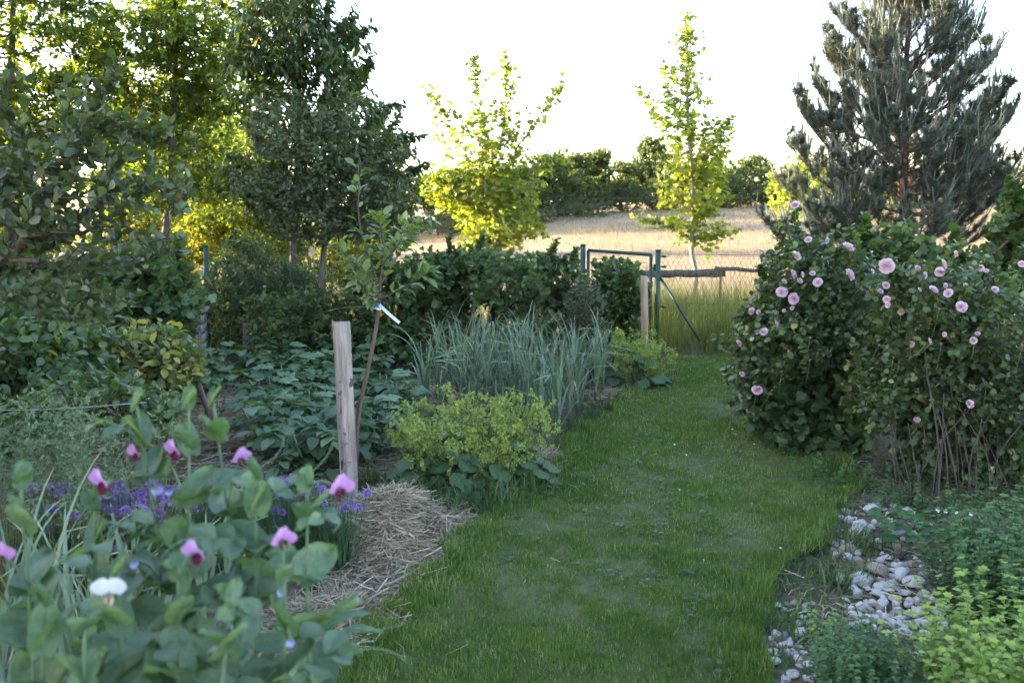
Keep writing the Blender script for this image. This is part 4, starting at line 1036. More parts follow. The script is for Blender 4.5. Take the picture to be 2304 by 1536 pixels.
ROSES = [rose_mesh('rose_flower', [(5, .02, .72, -.12, .34), (6, .25, .80, .10, .42), (8, .55, .86, .32, .44), (9, .95, .88, .55, .46), (10, 1.2, .90, .85, .5), (9, 1.3, .85, 1.2, .55)], M['rosepetal']) for _ in range(3)]
BUDS = [rose_mesh('rose_bud', [(4, .2, .8, .1, .5), (5, .35, .85, .3, .5), (5, .5, .7, .55, .5)], M['budpetal']) for _ in range(2)]
def first_hit(px, py, Y, blobs):
    d = ray(px, py); o = np.array([0, 0, CAM_H]); best = None
    for x, y, dy, rx, ry_, rz, n in blobs:
        c = at(x, y, Y + dy); r = np.array([rx * Y / F, ry_, rz * Y / F]) * 1.06
        oo = (o - c) / r; dd = d / r; A_ = dd @ dd; Bq = oo @ dd; C_ = oo @ oo - 1; D_ = Bq * Bq - A_ * C_
        if D_ > 0:
            t = (-Bq - math.sqrt(D_)) / A_
            if best is None or t < best: best = t
    if best is None: best = (Y - .15) / d[1]
    return o + d * best
BLOOMS = [(1907, 558, 33), (1819, 540, 18), (1859, 541, 17), (1790, 577, 26), (1910, 619, 31), (1995, 598, 38), (1962, 611, 13), (1783, 619, 27), (1804, 618, 16), (1764, 634, 15), (1759, 658, 28), (1787, 672, 29), (1840, 636, 23), (1993, 642, 19), (2099, 653, 25), (2134, 660, 25), (2163, 690, 29), (2121, 595, 28), (2114, 611, 26), (2149, 571, 17), (2206, 603, 17), (2219, 610, 13), (2299, 594, 17), (1692, 701, 21), (1707, 702, 13), (1741, 710, 25), (1719, 747, 23), (1661, 773, 19), (1643, 775, 11), (1669, 842, 15), (1703, 879, 28), (1665, 895, 20), (2181, 909, 22), (2063, 945, 18), (2051, 774, 17), (2090, 767, 17), (2191, 766, 19), (1790, 462, 24)]
for k in range(26):
    a_ = rng.random(); BLOOMS.append((1680 + 560 * rng.random(), 0, int(rng.uniform(11, 19))))
    x_ = BLOOMS[-1][0]; top_ = 560 + max(0, (1800 - x_)) * 1.5; BLOOMS[-1] = (x_, top_ + 40 + 170 * rng.random() ** 1.4, BLOOMS[-1][2])
BUDPX = [(1793, 706, 11), (1823, 761, 12), (1773, 791, 12), (1823, 811, 11), (1977, 777, 12), (2118, 775, 13), (2010, 805, 11), (2113, 696, 11), (2299, 778, 14), (1759, 837, 14), (1736, 879, 9), (1735, 655, 10), (1890, 655, 10), (2010, 690, 9)]
for lst, meshes, nm in ((BLOOMS, ROSES, 'flower'), (BUDPX, BUDS, 'bud')):
    for k, (px, py, s) in enumerate(lst):
        own, Y, bl = (roseA, YA, ROSE_BL_A) if px < 1955 else (roseB, YB, ROSE_BL_B)
        p = first_hit(px, py, Y, bl)
        p = p + ray(px, py) / np.linalg.norm(ray(px, py)) * rng.uniform(-.03, .05)
        face = unit(np.array([rng.normal() * .8, -.8, .6 + rng.normal() * .5])) if nm == 'flower' else unit(np.array([rng.normal() * .4, -.5, 1.]))
        sz = s * p[1] / F * .76
        rot = frame(unit(np.cross(face, [1, .2, 0])), face)
        piece(nm, meshes[k % len(meshes)], own, p - np.array(own.location), rot, sz * rng.uniform(.95, 1.08))
        q = p - face * .08 + [0, .06, -.10]
        b = B(); tube(b, curve([q, (p + q) / 2 - [0, 0, .012], p], 3), .0022, 4, cap=False); b.obj('flower_stalk', M['peastem'], own)
# ------------------------------------------------------------------ garlic
def strap(L, w, bendy, kink=None, tw=.0, n=9):
    """arching strap leaf growing along +Z then bending over to +Y"""
    p = np.zeros(3); ang = rng.uniform(.02, .12); V = []; T = []
    for i in range(n + 1):
        f = i / n
        ww = w * (1 - f ** 2.2) * (.8 + .4 * min(1, f * 5)) * .5 + .0006
        d = np.array([0, math.sin(ang), math.cos(ang)]); nrm = np.array([0, -math.cos(ang), math.sin(ang)])
        t = tw * f; x = np.array([math.cos(t), 0, 0]) + nrm * math.sin(t)
        V += [p - x * ww + nrm * ww * .35, p.copy(), p + x * ww + nrm * ww * .35]
        p = p + d * L / n
        ang += bendy * (f ** 1.3) * 1.6 / n
        if kink is not None and abs(f - kink) < .5 / n: ang += rng.uniform(.9, 1.7)
        if ang > 2.9: ang = 2.9
    for i in range(n):
        a = 3 * i; T += [(a, a + 1, a + 3), (a + 1, a + 4, a + 3), (a + 1, a + 2, a + 4), (a + 2, a + 5, a + 4)]
    return np.array(V), T
def strap_mesh(mat, L, w, bendy, kink=None, tw=0., v=(0, .85), tipdry=True):
    b = B(); V, T = strap(L, w, bendy, kink, tw); n = len(V) // 3
    val = np.full(len(V), rng.uniform(*v))
    if tipdry and rng.random() < .45: val[-6:] = np.linspace(.9, 1., 6)
    b.add(V, T, val); return b.mesh('garlic_leaf', mat, smooth_shade=True)
GARL = [strap_mesh(M['garlic'], rng.uniform(.36, .60), rng.uniform(.009, .015), rng.uniform(.6, 2.8), None, rng.uniform(-.8, .8)) for _ in range(14)] + \
       [strap_mesh(M['garlic'], rng.uniform(.36, .55), rng.uniform(.011, .017), rng.uniform(.2, .6), rng.uniform(.35, .7), rng.uniform(-.6, .6)) for _ in range(8)]
GOLD = [strap_mesh(M['garlicold'], rng.uniform(.25, .4), rng.uniform(.008, .013), rng.uniform(1.2, 2.4), rng.uniform(.2, .5), rng.uniform(-1, 1), (0, 1), False) for _ in range(4)]
bst = B(); tube(bst, [(0, 0, -.02), (0, 0, .12), (.004, 0, .28)], [.011, .009, .006], 7); STEM = bst.mesh('garlic_stem', M['garlic'])
def garlic(base, sc, label, group, n=8, name='garlic_plant', lean=None):
    t = thing(name, label, 'garlic', base, group, rng.random() * 6.28)
    piece('stem', STEM, t, (0, 0, 0), None, sc)
    pl = rng.random() * 6.28
    for k in range(n):
        a = pl + (k % 2) * math.pi + rng.normal() * .5
        tilt = rng.uniform(.05, .42) * (1.3 - k / n)
        rot = (Matrix.Rotation(a, 3, 'Z') @ Matrix.Rotation(-tilt, 3, 'X'))
        old = rng.random() < .13
        me = GOLD[rng.integers(len(GOLD))] if old else GARL[rng.integers(len(GARL))]
        piece('leaf', me, t, (0, 0, (.03 + .25 * k / n) * sc), rot, sc * rng.uniform(.8, 1.1))
    return t
gb = [ground(x, y)[:2] for x, y in ((935, 915), (1245, 985), (1385, 880), (1075, 832))]
gb = np.array(gb); k = 0
for i in range(11):
    for j in range(8):
        u = (i + .5) / 11; v = (j + .5) / 8
        p = (gb[0] * (1 - u) + gb[1] * u) * (1 - v) + (gb[3] * (1 - u) + gb[2] * u) * v + rng.normal(size=2) * .05
        garlic((p[0], p[1], 0), rng.uniform(.95, 1.28), 'garlic plant of the dense bed, %s row from front, %s from left' % (ORD[j], ORD[i]), 'garlic plants in the bed', 10); k += 1
for gi, (px, py, Y) in enumerate(sorted([(-30, 0, 2.5), (30, 0, 2.6), (85, 0, 2.45), (140, 0, 2.55), (190, 0, 2.7), (240, 0, 2.5), (290, 0, 2.65), (345, 0, 2.5), (20, 0, 2.9), (110, 0, 2.95), (200, 0, 3.0), (400, 0, 2.75), (60, 0, 2.25), (170, 0, 2.3), (450, 0, 2.6), (510, 0, 2.8), (-20, 0, 2.3)])):
    x = (px - 1152) / F * Y * 1.05
    garlic((x, Y, 0), rng.uniform(1.0, 1.28), 'garlic plant among the purple chives behind the peas, %s from the left' % ORD[gi], 'garlic plants among the chives', 8)

# ------------------------------------------------------------------ potatoes
def leaflet_bits(b, c, yd, zn, size, tpl=None, v=None):
    add_leaves(b, tpl or L_POT, np.array([c]), np.array([yd]), np.array([zn]), size, 1., np.array([rng.random() if v is None else v]))
L_POT = blade([.24, .36, .33, .2], [.12, .34, .6, .84], .22, .3, .02)
def potato_leaf():
    b = B(); L = .20; ang = .15; p = np.zeros(3); pts = [p.copy()]; v0 = rng.random()
    for i in range(5):
        d = np.array([0, math.cos(ang), math.sin(ang)]); p = p + d * L / 5; pts.append(p.copy()); ang -= .22
    tube(b, pts, np.linspace(.0032, .0015, 6), 4, .6, False)
    for i in (2, 3, 4):
        for s in (-1, 1):
            leaflet_bits(b, pts[i], (s * 1., .45, rng.normal() * .15 + .05), (rng.normal() * .2, 0, 1), rng.uniform(.06, .085) * (.8 + .1 * i), None, np.clip(v0 + rng.normal() * .15, 0, 1))
    leaflet_bits(b, pts[5], (0, 1, -.35), (0, .3, 1), .105, None, v0)
    return b.mesh('potato_leaf', M['potato'], smooth_shade=True)
POT = [potato_leaf() for _ in range(8)]
bs = B(); tube(bs, [(0, 0, -.02), (.01, .01, .15), (.02, 0, .3)], [.008, .007, .005], 6); POTSTEM = bs.mesh('potato_stem', M['peastem'])
def potato(base, sc, label):
    t = thing('potato_plant', label, 'potato plant', base, 'potato plants in the mulched bed', rng.random() * 6.28)
    ns = 3
    for s in range(ns):
        lean = rng.uniform(.1, .35); a = s * 2.1 + rng.random()
        piece('stem', POTSTEM, t, (0, 0, 0), Matrix.Rotation(a, 3, 'Z') @ Matrix.Rotation(lean, 3, 'Y'), sc)
        for k in range(6):
            h = .08 + .22 * k / 5; off = math.tan(lean) * h
            az = a + k * 2.4 + rng.normal() * .4; el = rng.uniform(-.1, .5)
            rot = Matrix.Rotation(az, 3, 'Z') @ Matrix.Rotation(el, 3, 'X')
            piece('leaf', POT[rng.integers(len(POT))], t, np.array([math.cos(a) * off, math.sin(a) * off, h]) * sc, rot, sc * rng.uniform(.75, 1.15))
PP = [(455, 860), (500, 840), (560, 835), (420, 905), (485, 890), (605, 905), (650, 890), (610, 945), (690, 935), (720, 985), (655, 1010), (590, 990), (745, 1040), (690, 1055), (815, 900), (860, 905), (890, 935), (835, 950), (905, 960), (850, 1005), (640, 850), (700, 850), (740, 880), (775, 845), (835, 850), (610, 800), (700, 800), (590, 1050), (500, 960), (760, 930), (955, 850), (560, 870), (905, 880), (820, 1050), (380, 960)]
PP = sorted(PP[:26], key=lambda q: -q[1])
rows = [PP[0:7], PP[7:14], PP[14:20], PP[20:]]
for ri, i, (x, y) in [(r_, i_, q) for r_, row in enumerate(rows) for i_, q in enumerate(sorted(row))]:
    p = ground(x, y + 18)
    potato(p, rng.uniform(.85, 1.2), 'potato plant in the %s row of the mulched bed, %s from the left' % (('nearest', 'second', 'third', 'farthest')[ri], ORD[i]))

# ------------------------------------------------------------------ lady's mantle
def mantle_leaf():
    n = 18; pts = []
    for i in range(n + 1):
        a = -math.pi / 2 + (i + .5) / (n + 1) * 2 * math.pi
        r = .5 * (1 + .10 * math.cos(9 * (a + math.pi / 2))) * (1 if abs(a + math.pi / 2) > .3 and abs(a - 1.5 * math.pi) > .3 else .75)
        pts.append((r * math.cos(a), .5 + r * math.sin(a)))
    V, T = fan(pts, -.05, 0., (0, .36)); V[1:, 2] = .05 + .035 * np.sin(np.arange(len(V) - 1) * 2.1) ; 
    b = B(); b.add(V, T, rng.random()); tube(b, [(0, .36, -.05), (0, .2, -.5), (0, 0, -1.2)], [.02, .02, .025], 4, .9, False)
    return b.mesh('mantle_leaf', M['mantleleaf'], smooth_shade=True)
MLEAF = [mantle_leaf() for _ in range(5)]
def mantle_spray():
    b = B(); H = 1.0; top = np.array([rng.normal() * .08, rng.normal() * .08, H])
    tube(b, curve([(0, 0, 0), (top[0] * .3, top[1] * .3, .5), top], 3), np.linspace(.010, .006, 7), 4, .2, False)
    cl = []
    for k in range(8):
        f = rng.uniform(.4, 1.0); p = np.array([top[0] * f, top[1] * f, H * f]); a = rng.random() * 6.28; r = rng.uniform(.06, .26) * (1.25 - .5 * f)
        q = p + [math.cos(a) * r, math.sin(a) * r, r * rng.uniform(.5, 1.2)]
        segs(b, [p], [q], .005, .003, 3, .2); cl.append(q)
    cl.append(top + [0, 0, .05])
    for q in cl:
        m = 18; d = unit(rng.normal(size=(m, 3)) + [0, 0, .3]); P_ = q + d * (rng.random(m) ** .5 * .062)[:, None]
        add_leaves(b, L_TWO, P_, unit(d + rng.normal(size=(m, 3)) * .5), rng.normal(size=(m, 3)), rng.uniform(.028, .05, m), 1.6, np.clip(.4 + .6 * rng.random(m), 0, 1))
    return b.mesh('flower_spray', M['mantleflower'])
MSPRAY = [mantle_spray() for _ in range(6)]
def mantle(label, px, py, wpx, hgt, n_leaf, n_spray, dY, leftlean=0.):
    c = ground(px, py); R_ = wpx * c[1] / F / 2
    t = thing('lady_mantle', label, 'plant', c, "clumps of lady's mantle")
    for k in range(n_leaf):
        a = rng.random() * 6.28; r = R_ * math.sqrt(rng.random()) * 1.0
        z = hgt * .62 * (1 - (r / R_) ** 1.6 * .75) + rng.normal() * .03
        out = np.array([math.cos(a), math.sin(a) * dY, 0])
        sz = rng.uniform(.09, .15)
        p = out * r; p[2] = max(.03, z)
        piece('leaf', MLEAF[rng.integers(5)], t, p, frame(unit(out + [0, 0, -.25 - .3 * r / R_ + rng.normal() * .2]), unit(np.array([0, 0, 1.]) + out * .45 + rng.normal(size=3) * .2)), sz)
    for k in range(n_spray):
        a = rng.random() * 6.28; r = R_ * rng.random() ** .6
        out = np.array([math.cos(a), math.sin(a) * dY, 0])
        L = hgt * rng.uniform(.5, 1.15) * (1 - .12 * (r / R_) ** 2)
        d = unit(out * (r / R_) * 1.05 + [leftlean * rng.random(), 0, 1])
        rot = frame(unit(np.cross(d, [1, .1, 0])), d)
        piece('flower_spray', MSPRAY[rng.integers(6)], t, out * r * .55, rot, (L * .8, L * .8, L))
    return t
mantle("large flowering lady's mantle clump at the lawn edge near the stake", 1070, 1085, 330, .50, 120, 98, .8, -.25)
mantle("flowering lady's mantle clump beyond the garlic near the gate", 1420, 868, 150, .50, 50, 54, .8)
# grass and weeds at the edges of the beds
def weeds(label, poly, n, h, name='weed_grass'):
    b = B(); poly = np.array([ground(*p)[:2] for p in poly]); m = len(poly)
    i = rng.integers(0, m - 1, n); f = rng.random(n)[:, None]
    p = poly[i] * (1 - f) + poly[i + 1] * f + rng.normal(size=(n, 2)) * .07
    hh = h * rng.uniform(.4, 1.2, n) * (.4 + vnoise(p[:, 0], p[:, 1], 6))
    blades(b, p[:, 0], p[:, 1], np.full(n, 0.), hh, rng.uniform(.004, .009, n), .85, rng.random(n) * .9, True)
    tag(b.obj(name, M['weed']), label, 'grass', kind='stuff')
weeds("rough grass along the bed edge below the lady's mantle", [(820, 1090), (880, 1110), (960, 1140), (1060, 1150), (1140, 1135), (1220, 1090)], 1500, .17)
weeds('rough grass along the edge of the garlic bed', [(1240, 1010), (1290, 975), (1350, 930), (1420, 890), (1490, 835), (1510, 812)], 1500, .13)
weeds('rough grass at the edge of the stones and under the roses', [(1705, 1500), (1740, 1400), (1720, 1330), (1800, 1260), (1870, 1200), (1920, 1130), (1880, 1040), (1800, 990), (1700, 930)], 2200, .085)
weeds('rough grass between the stones', [(1830, 1300), (1900, 1290), (1850, 1330), (1800, 1390), (1830, 1460), (1900, 1220), (1960, 1240)], 900, .12)

# ------------------------------------------------------------------ straw mulch
def straw_on(b, x, y, z, n, L=(.05, .22), slope=.25, wk=1.):
    a = rng.random(n) * math.pi; l = rng.uniform(*L, n); w = rng.uniform(.0008, .0020, n) * wk
    d = np.stack([np.cos(a), np.sin(a), rng.normal(size=n) * slope], 1); P_ = np.stack([x, y, z], 1)
    bend = rng.normal(size=(n, 3)) * .12; bend[:, 2] = np.abs(bend[:, 2]) * .4
    s = np.stack([-np.sin(a), np.cos(a), rng.normal(size=n) * .8], 1) * w[:, None]
    A_ = P_ - d * (l / 2)[:, None]; M_ = P_ + bend * l[:, None]; C_ = P_ + d * (l / 2)[:, None]
    V = np.stack([A_ - s, A_ + s, M_ - s, M_ + s, C_ - s, C_ + s], 1).reshape(-1, 3)
    T = (np.array([(0, 1, 2), (1, 3, 2), (2, 3, 4), (3, 5, 4)])[None] + (np.arange(n) * 6)[:, None, None]).reshape(-1, 3)
    b.add(V, T, np.repeat(rng.random(n), 6))
def mound(label, px, py, rx, ry, h, n, name='straw_mound'):
    c = ground(px, py); t = thing(name, label, 'straw', c, 'straw mounds')
    k = 22; V = [(0, 0, h)]; T = []
    rr = lambda a: 1 + .16 * math.sin(2 * a + px) + .1 * math.sin(5 * a + 1)
    for i in range(1, 7):
        for j in range(k):
            a = j * 2 * math.pi / k; f = i / 6 * rr(a)
            V.append((rx * f * math.cos(a), ry * f * math.sin(a), h * (1 - smooth(i / 6)) + rng.normal() * .006 - .012 * (i == 6)))
    for j in range(k): T.append((0, 1 + j, 1 + (j + 1) % k))
    for i in range(5):
        for j in range(k):
            a = 1 + i * k + j; b_ = 1 + i * k + (j + 1) % k; T += [(a, a + k, b_), (b_, a + k, b_ + k)]
    b = B(); b.add(np.array(V) + c, T); b.obj('mound', M['strawbase'], t, smooth_shade=True)
    b = B(); a = rng.random(n) * 6.283; f = np.sqrt(rng.random(n)) * 1.12
    R_ = np.array([rr(q) for q in a])
    straw_on(b, c[0] + rx * f * R_ * np.cos(a), c[1] + ry * f * R_ * np.sin(a), h * (1 - smooth(f)) + .004 + .02 * rng.random(n), n)
    tag(b.obj('straw', M['straw'], t), kind='stuff')
mound('large heap of pale straw mulch at the foot of the timber stake', 872, 1205, .40, .55, .21, 8500)
mound('smaller heap of grey straw at the lawn corner behind the peas', 735, 1410, .26, .30, .07, 2400)
mound('patch of straw at the end of the garlic bed', 1375, 893, .22, .35, .04, 1500)
mound('patch of straw mulch between the potato rows', 520, 925, .42, .5, .10, 2600)
mound('thin straw patch on the bed edge beside the lady mantle', 1215, 1035, .14, .2, .04, 700)
b = B(); n = 9000; x = rng.uniform(-3.4, -.2, n); y = rng.uniform(4.4, 9.0, n); straw_on(b, x, y, .012 + .02 * rng.random(n), n, (.05, .25), .12)
n = 1500; x = rng.uniform(1.2, 3.4, n); y = rng.uniform(3.2, 5.6, n); ok = x > lawn_x(y, 1) + .03; x, y = x[ok], y[ok]; straw_on(b, x, y, .012 + .015 * rng.random(len(x)), len(x), (.04, .2), .12)
tag(b.obj('hay_mulch', M['straw']), 'loose dry hay mulch strewn over the vegetable beds', 'hay', kind='stuff')
b = B(); n = 170; x = rng.uniform(-.6, 2.4, n); y = rng.uniform(2.5, 6.5, n); ok = in_lawn(x, y, .02) & (rng.random(n) < np.exp(-(x - lawn_x(y, -1)) / .55)); x, y = x[ok], y[ok]; straw_on(b, x, y, .034 + .01 * rng.random(len(x)), len(x), (.05, .24), .06, .75)
tag(b.obj('stray_straw', M['straw']), 'stray straws lying on the lawn', 'straw', kind='stuff')

# ------------------------------------------------------------------ young apple tree with tag
Ya = sb[1] + .08
base = np.array([*ground(797, 1112)[:2], 0.]); base[1] = Ya
at_ = lambda x, y, d=0.: at(x, y, Ya + d)
t = thing('apple_sapling', 'young apple tree with thin curved trunk beside the timber stake', 'young tree', base)
wb = B()
def limb(pts, r0, r1): 
    c = curve(pts, 6); tube(wb, c, np.linspace(r0, r1, len(c)), 7); return c
tr = limb([base, at_(806, 940), at_(828, 830), at_(846, 740), at_(852, 690), at_(854, 660)], .0145, .0105)
LB = [limb([at_(854, 660), at_(858, 610), at_(862, 560), at_(856, 510), at_(852, 478)], .009, .003),
      limb([at_(854, 672), at_(885, 660, -.03), at_(920, 640, -.06), at_(955, 620, -.1), at_(968, 605, -.1)], .007, .003),
      limb([at_(853, 650), at_(838, 600, .03), at_(815, 535, .05), at_(806, 470, .05), at_(808, 415, .05), at_(805, 368, .05)], .007, .0028),
      limb([at_(855, 640), at_(880, 600, .05), at_(905, 560, .09), at_(935, 520, .12), at_(965, 488, .12)], .007, .003),
      limb([at_(852, 655), at_(830, 625, -.05), at_(800, 595, -.09), at_(775, 570, -.1), at_(762, 552, -.1)], .006, .0025),
      limb([at_(854, 668), at_(835, 665, -.05), at_(815, 640, -.1), at_(800, 625, -.13)], .005, .002),
      limb([at_(858, 600), at_(880, 570, -.06), at_(900, 545, -.1), at_(920, 500, -.12)], .005, .002)]
wb.obj('trunk', M['twig'], t)
L_APP = blade([.20, .27, .25, .13], [.14, .36, .62, .84], .35, .42)
AL = []
for _ in range(5):
    b = B(); V, T = L_APP; b.add(V * [1 + rng.normal() * .1, 1, 1 + rng.normal() * .3], T, rng.random()); AL.append(b.mesh('apple_leaf', M['apple'], smooth_shade=True))
cnt = 0
for li, c in enumerate(LB):
    m = len(c)
    lo = .2 if li != 2 else .15
    for k in range(48 if li in (0, 2, 3) else 40):
        f = lo + (1 - lo) * rng.random() ** .8
        if li == 2 and .45 < f < .72 and rng.random() < .85: continue
        i = f * (m - 1); a = int(min(i, m - 2)); p = c[a] + (c[a + 1] - c[a]) * (i - a); d = unit(c[a + 1] - c[a])
        o_ = unit(np.cross(d, rng.normal(size=3))); p = p + o_ * rng.uniform(.0, .03)
        yd = unit(o_ * .9 + d * .45 + [0, 0, .25 + rng.normal() * .25])
        piece('leaf', AL[rng.integers(5)], t, p - base, frame(yd, [rng.normal() * .3, rng.normal() * .3, 1]), rng.uniform(.05, .08)); cnt += 1
# white and blue tag
g = thing('tree_tag', 'white plastic tag with blue end looped round the young apple trunk', 'tag', at_(852, 690))
p = at_(852, 690); q = at_(899, 726, -.04); d = unit(q - p)
b = B(); up_ = unit(np.cross(d, [0, 1, .2])); 
def strip(b, a, c, w, th=.0012, sag=0.):
    pts = curve([a, (a + c) / 2 + np.array([0, 0, sag]), c], 3); V = []; T = []
    for z in pts: V += [z - up_ * w, z + up_ * w]
    V = np.array(V); n = len(pts); V = np.vstack([V, V + [0, th, 0]])
    for i in range(n - 1):
        a_ = 2 * i; T += [(a_, a_ + 1, a_ + 2), (a_ + 1, a_ + 3, a_ + 2), (2 * n + a_, 2 * n + a_ + 2, 2 * n + a_ + 1), (2 * n + a_ + 1, 2 * n + a_ + 2, 2 * n + a_ + 3)]
    b.add(V, T)
strip(b, p + [.008, -.018, .012], q, .0095, sag=-.004); b.obj('strip', M['plastic'], g)
b = B(); tube(b, [p + [-.002, 0, -.006], p + [.0, 0, .022]], [.0165, .0165], 12, cap=False); b.obj('blue_band', M['blue'], g)
b = B(); tube(b, [p + [-.003, 0, -.016], p + [-.002, 0, -.006]], [.0160, .0160], 12, cap=False); strip(b, p + [-.03, -.008, -.012], p + [-.006, -.014, .0], .004); b.obj('white_band', M['plastic'], g)
# ------------------------------------------------------------------ chives
def chive_head():
    b = B(); n = 130; d = unit(rng.normal(size=(n, 3)) + [0, 0, .25]); d[:, 2] = np.where(d[:, 2] < -.55, -d[:, 2], d[:, 2])
    add_leaves(b, L_TWO, d * .25, unit(d + rng.normal(size=(n, 3)) * .25), rng.normal(size=(n, 3)), rng.uniform(.5, .8, n) * .36, 1.1, rng.random(n))
    a = np.arange(10) * .6283
    return b.mesh('chive_flower', M['chiveflower'])
CH = [chive_head() for _ in range(4)]
CF = [(87, 1134), (97, 1164), (93, 1150), (139, 1111), (175, 1157), (235, 1130), (243, 1140), (270, 1134), (290, 1126), (283, 1118), (319, 1108), (322, 1128), (330, 1143), (345, 1088), (338, 1080), (395, 1100), (307, 1152), (302, 1170), (270, 1155), (268, 1207), (300, 1240), (372, 1133), (355, 1118), (310, 1138), (257, 1122), (517, 1134), (571, 1126), (595, 1115), (632, 1080), (637, 1090), (653, 1082), (660, 1076), (620, 1150), (625, 1172), (623, 1186), (727, 1104), (725, 1133), (745, 1207), (740, 1221), (685, 1258), (708, 1090), (775, 1143), (805, 1143), (825, 1111), (680, 1230), (500, 1090), (480, 1105), (430, 1137), (640, 1120), (700, 1150), (665, 1165), (590, 1150), (540, 1110), (56, 1150), (118, 1145), (210, 1128)]
clumps = {}
def chive_clump(label, px, py, w, n):
    c = ground(px, py); t = thing('chive_clump', label, 'chives', c, 'clumps of flowering chives')
    b = B(); R_ = w * c[1] / F / 2
    a = rng.random(n) * 6.283; r = R_ * np.sqrt(rng.random(n))
    x = c[0] + r * np.cos(a); y = c[1] + r * np.sin(a) * .8
    blades(b, x, y, np.zeros(n), rng.uniform(.24, .42, n), rng.uniform(.003, .005, n), .28, None, True)
    tag(b.obj('leaves', M['chive'], t), kind='stuff')
    return t
cl = [(chive_clump('chive clump with purple heads at the left under the garlic', 130, 1350, 150, 900), 130), (chive_clump('dense purple chive clump behind the pink pea flower', 300, 1340, 170, 1000), 300), (chive_clump('chive clump in the middle of the front row', 500, 1265, 170, 900), 500), (chive_clump('purple chive clump left of the straw heap', 655, 1265, 150, 1200), 655), (chive_clump('thin chive clump leaning over the straw heap', 755, 1285, 80, 350), 755)]
CF += [(x_ + rng.normal() * 16, y_ + 8 + rng.normal() * 16) for x_, y_ in CF if x_ < 460 or rng.random() < .3] + [(rng.uniform(40, 420), rng.uniform(1085, 1200)) for _ in range(30)]
for px, py in CF:
    t, cx = min(cl, key=lambda q: abs(q[1] - px)); Yc = t.location.y + rng.normal() * .09
    p = at(px, py, Yc); s = 27 * Yc / F * rng.uniform(.8, 1.15)
    p[2] = max(p[2], .2)
    piece('flower', CH[rng.integers(4)], t, p - np.array(t.location), Matrix.Rotation(rng.random() * 6, 3, 'Z'), (s * 1.05, s * 1.05, s * .95))
    q = np.array([t.location.x + (p[0] - t.location.x) * .6, t.location.y + (p[1] - t.location.y) * .6, 0.])
    b = B(); tube(b, curve([q, (p + q) / 2 + [(p[0] - q[0]) * -.1, 0, .02], p], 3), .0020, 4, .6, False); b.obj('flower_stalk', M['chive'], t)

# ------------------------------------------------------------------ feathery grass behind the chives
def feather(label, px, Y, n, h, w):
    c = np.array([(px - 1152) / F * Y * 1.05, Y, 0.]); t = thing('feathery_grass', label, 'grass', c, 'tufts of feathery grass')
    b = B()
    for k in range(n):
        p = c + [rng.normal() * w, rng.normal() * .12, 0]; H = h * rng.uniform(.75, 1.12); top = p + [rng.normal() * .10, rng.normal() * .06, H]
        cv = curve([p, (p + top) / 2 + rng.normal(size=3) * .01, top], 4); tube(b, cv, np.linspace(.0016, .0008, len(cv)), 3, .7, False)
        m = 34; f = rng.uniform(.55, 1., m); P_ = p + (top - p) * f[:, None]
        d = unit(rng.normal(size=(m, 3)) * [1, 1, .4] + [0, 0, .35]); L = rng.uniform(.03, .10, m) * (1.25 - f)* 1.6
        Q = P_ + d * L[:, None]; segs(b, P_, Q, .0006, .0005, 3, .6)
        mm = 3
        for s in range(mm):
            R_ = P_ + d * (L * (.5 + .25 * s))[:, None]
            add_leaves(b, L_TWO, R_, unit(d + rng.normal(size=(m, 3)) * .5), rng.normal(size=(m, 3)), rng.uniform(.014, .024, m), .9)
    b.obj('panicles', M['feather'], t)
    b = B(); n2 = n * 9; blades(b, c[0] + rng.normal(size=n2) * w * 1.2, c[1] + rng.normal(size=n2) * .13, np.zeros(n2), rng.uniform(.25, .6, n2), rng.uniform(.004, .008, n2), .3, None, True); b.obj('leaves', M['tallgrass'], t)
feather('feathery flowering grass tuft at the left behind the garlic', 120, 3.4, 26, .86, .18)
feather('feathery flowering grass tuft in front of the yellowing bush', 240, 3.55, 24, .84, .15)
feather('sparse feathery grass at the left edge', 10, 3.5, 16, .80, .16)

# ------------------------------------------------------------------ peas
def grid_leaf(fn, nu=6, nv=6):
    V = [fn(i / (nu - 1), j / (nv - 1) * 2 - 1) for i in range(nu) for j in range(nv)]; T = []
    for i in range(nu - 1):
        for j in range(nv - 1):
            q = i * nv + j; T += [(q, q + 1, q + nv), (q + 1, q + nv + 1, q + nv)]
    return np.array(V), T
def pea_leaf_mesh(kind):
    w1, w2, ph = rng.uniform(.02, .05), rng.uniform(.3, .5), rng.random() * 6
    if kind == 'stipule':      # half heart clasping the stem
        def fn(u, v):
            prof = (math.sin(math.pi * min(1, u * .93 + .09)) ** .55) * (.46 if v > 0 else .30)
            y = -.22 + 1.15 * u - (.12 * abs(v) if u < .5 else 0)
            return (v * prof, y, .30 * v * v * (.35 if v > 0 else .5) + w1 * math.sin(5 * y + 3 * v + ph) - w2 * .35 * max(0, y) ** 2)
    else:
        def fn(u, v):
            prof = math.sin(math.pi * min(1, u * .95 + .04)) ** .7 * .36
            return (v * prof, u, .22 * abs(v) * prof * 1.4 + w1 * .7 * math.sin(4 * u + 3 * v + ph) - w2 * .45 * u * u)
    V, T = grid_leaf(fn); b = B(); b.add(V, T, rng.random()); return b.mesh('pea_' + kind, M['pea'], smooth_shade=True)
STIP = [pea_leaf_mesh('stipule') for _ in range(5)]; LEAFLET = [pea_leaf_mesh('leaflet') for _ in range(5)]
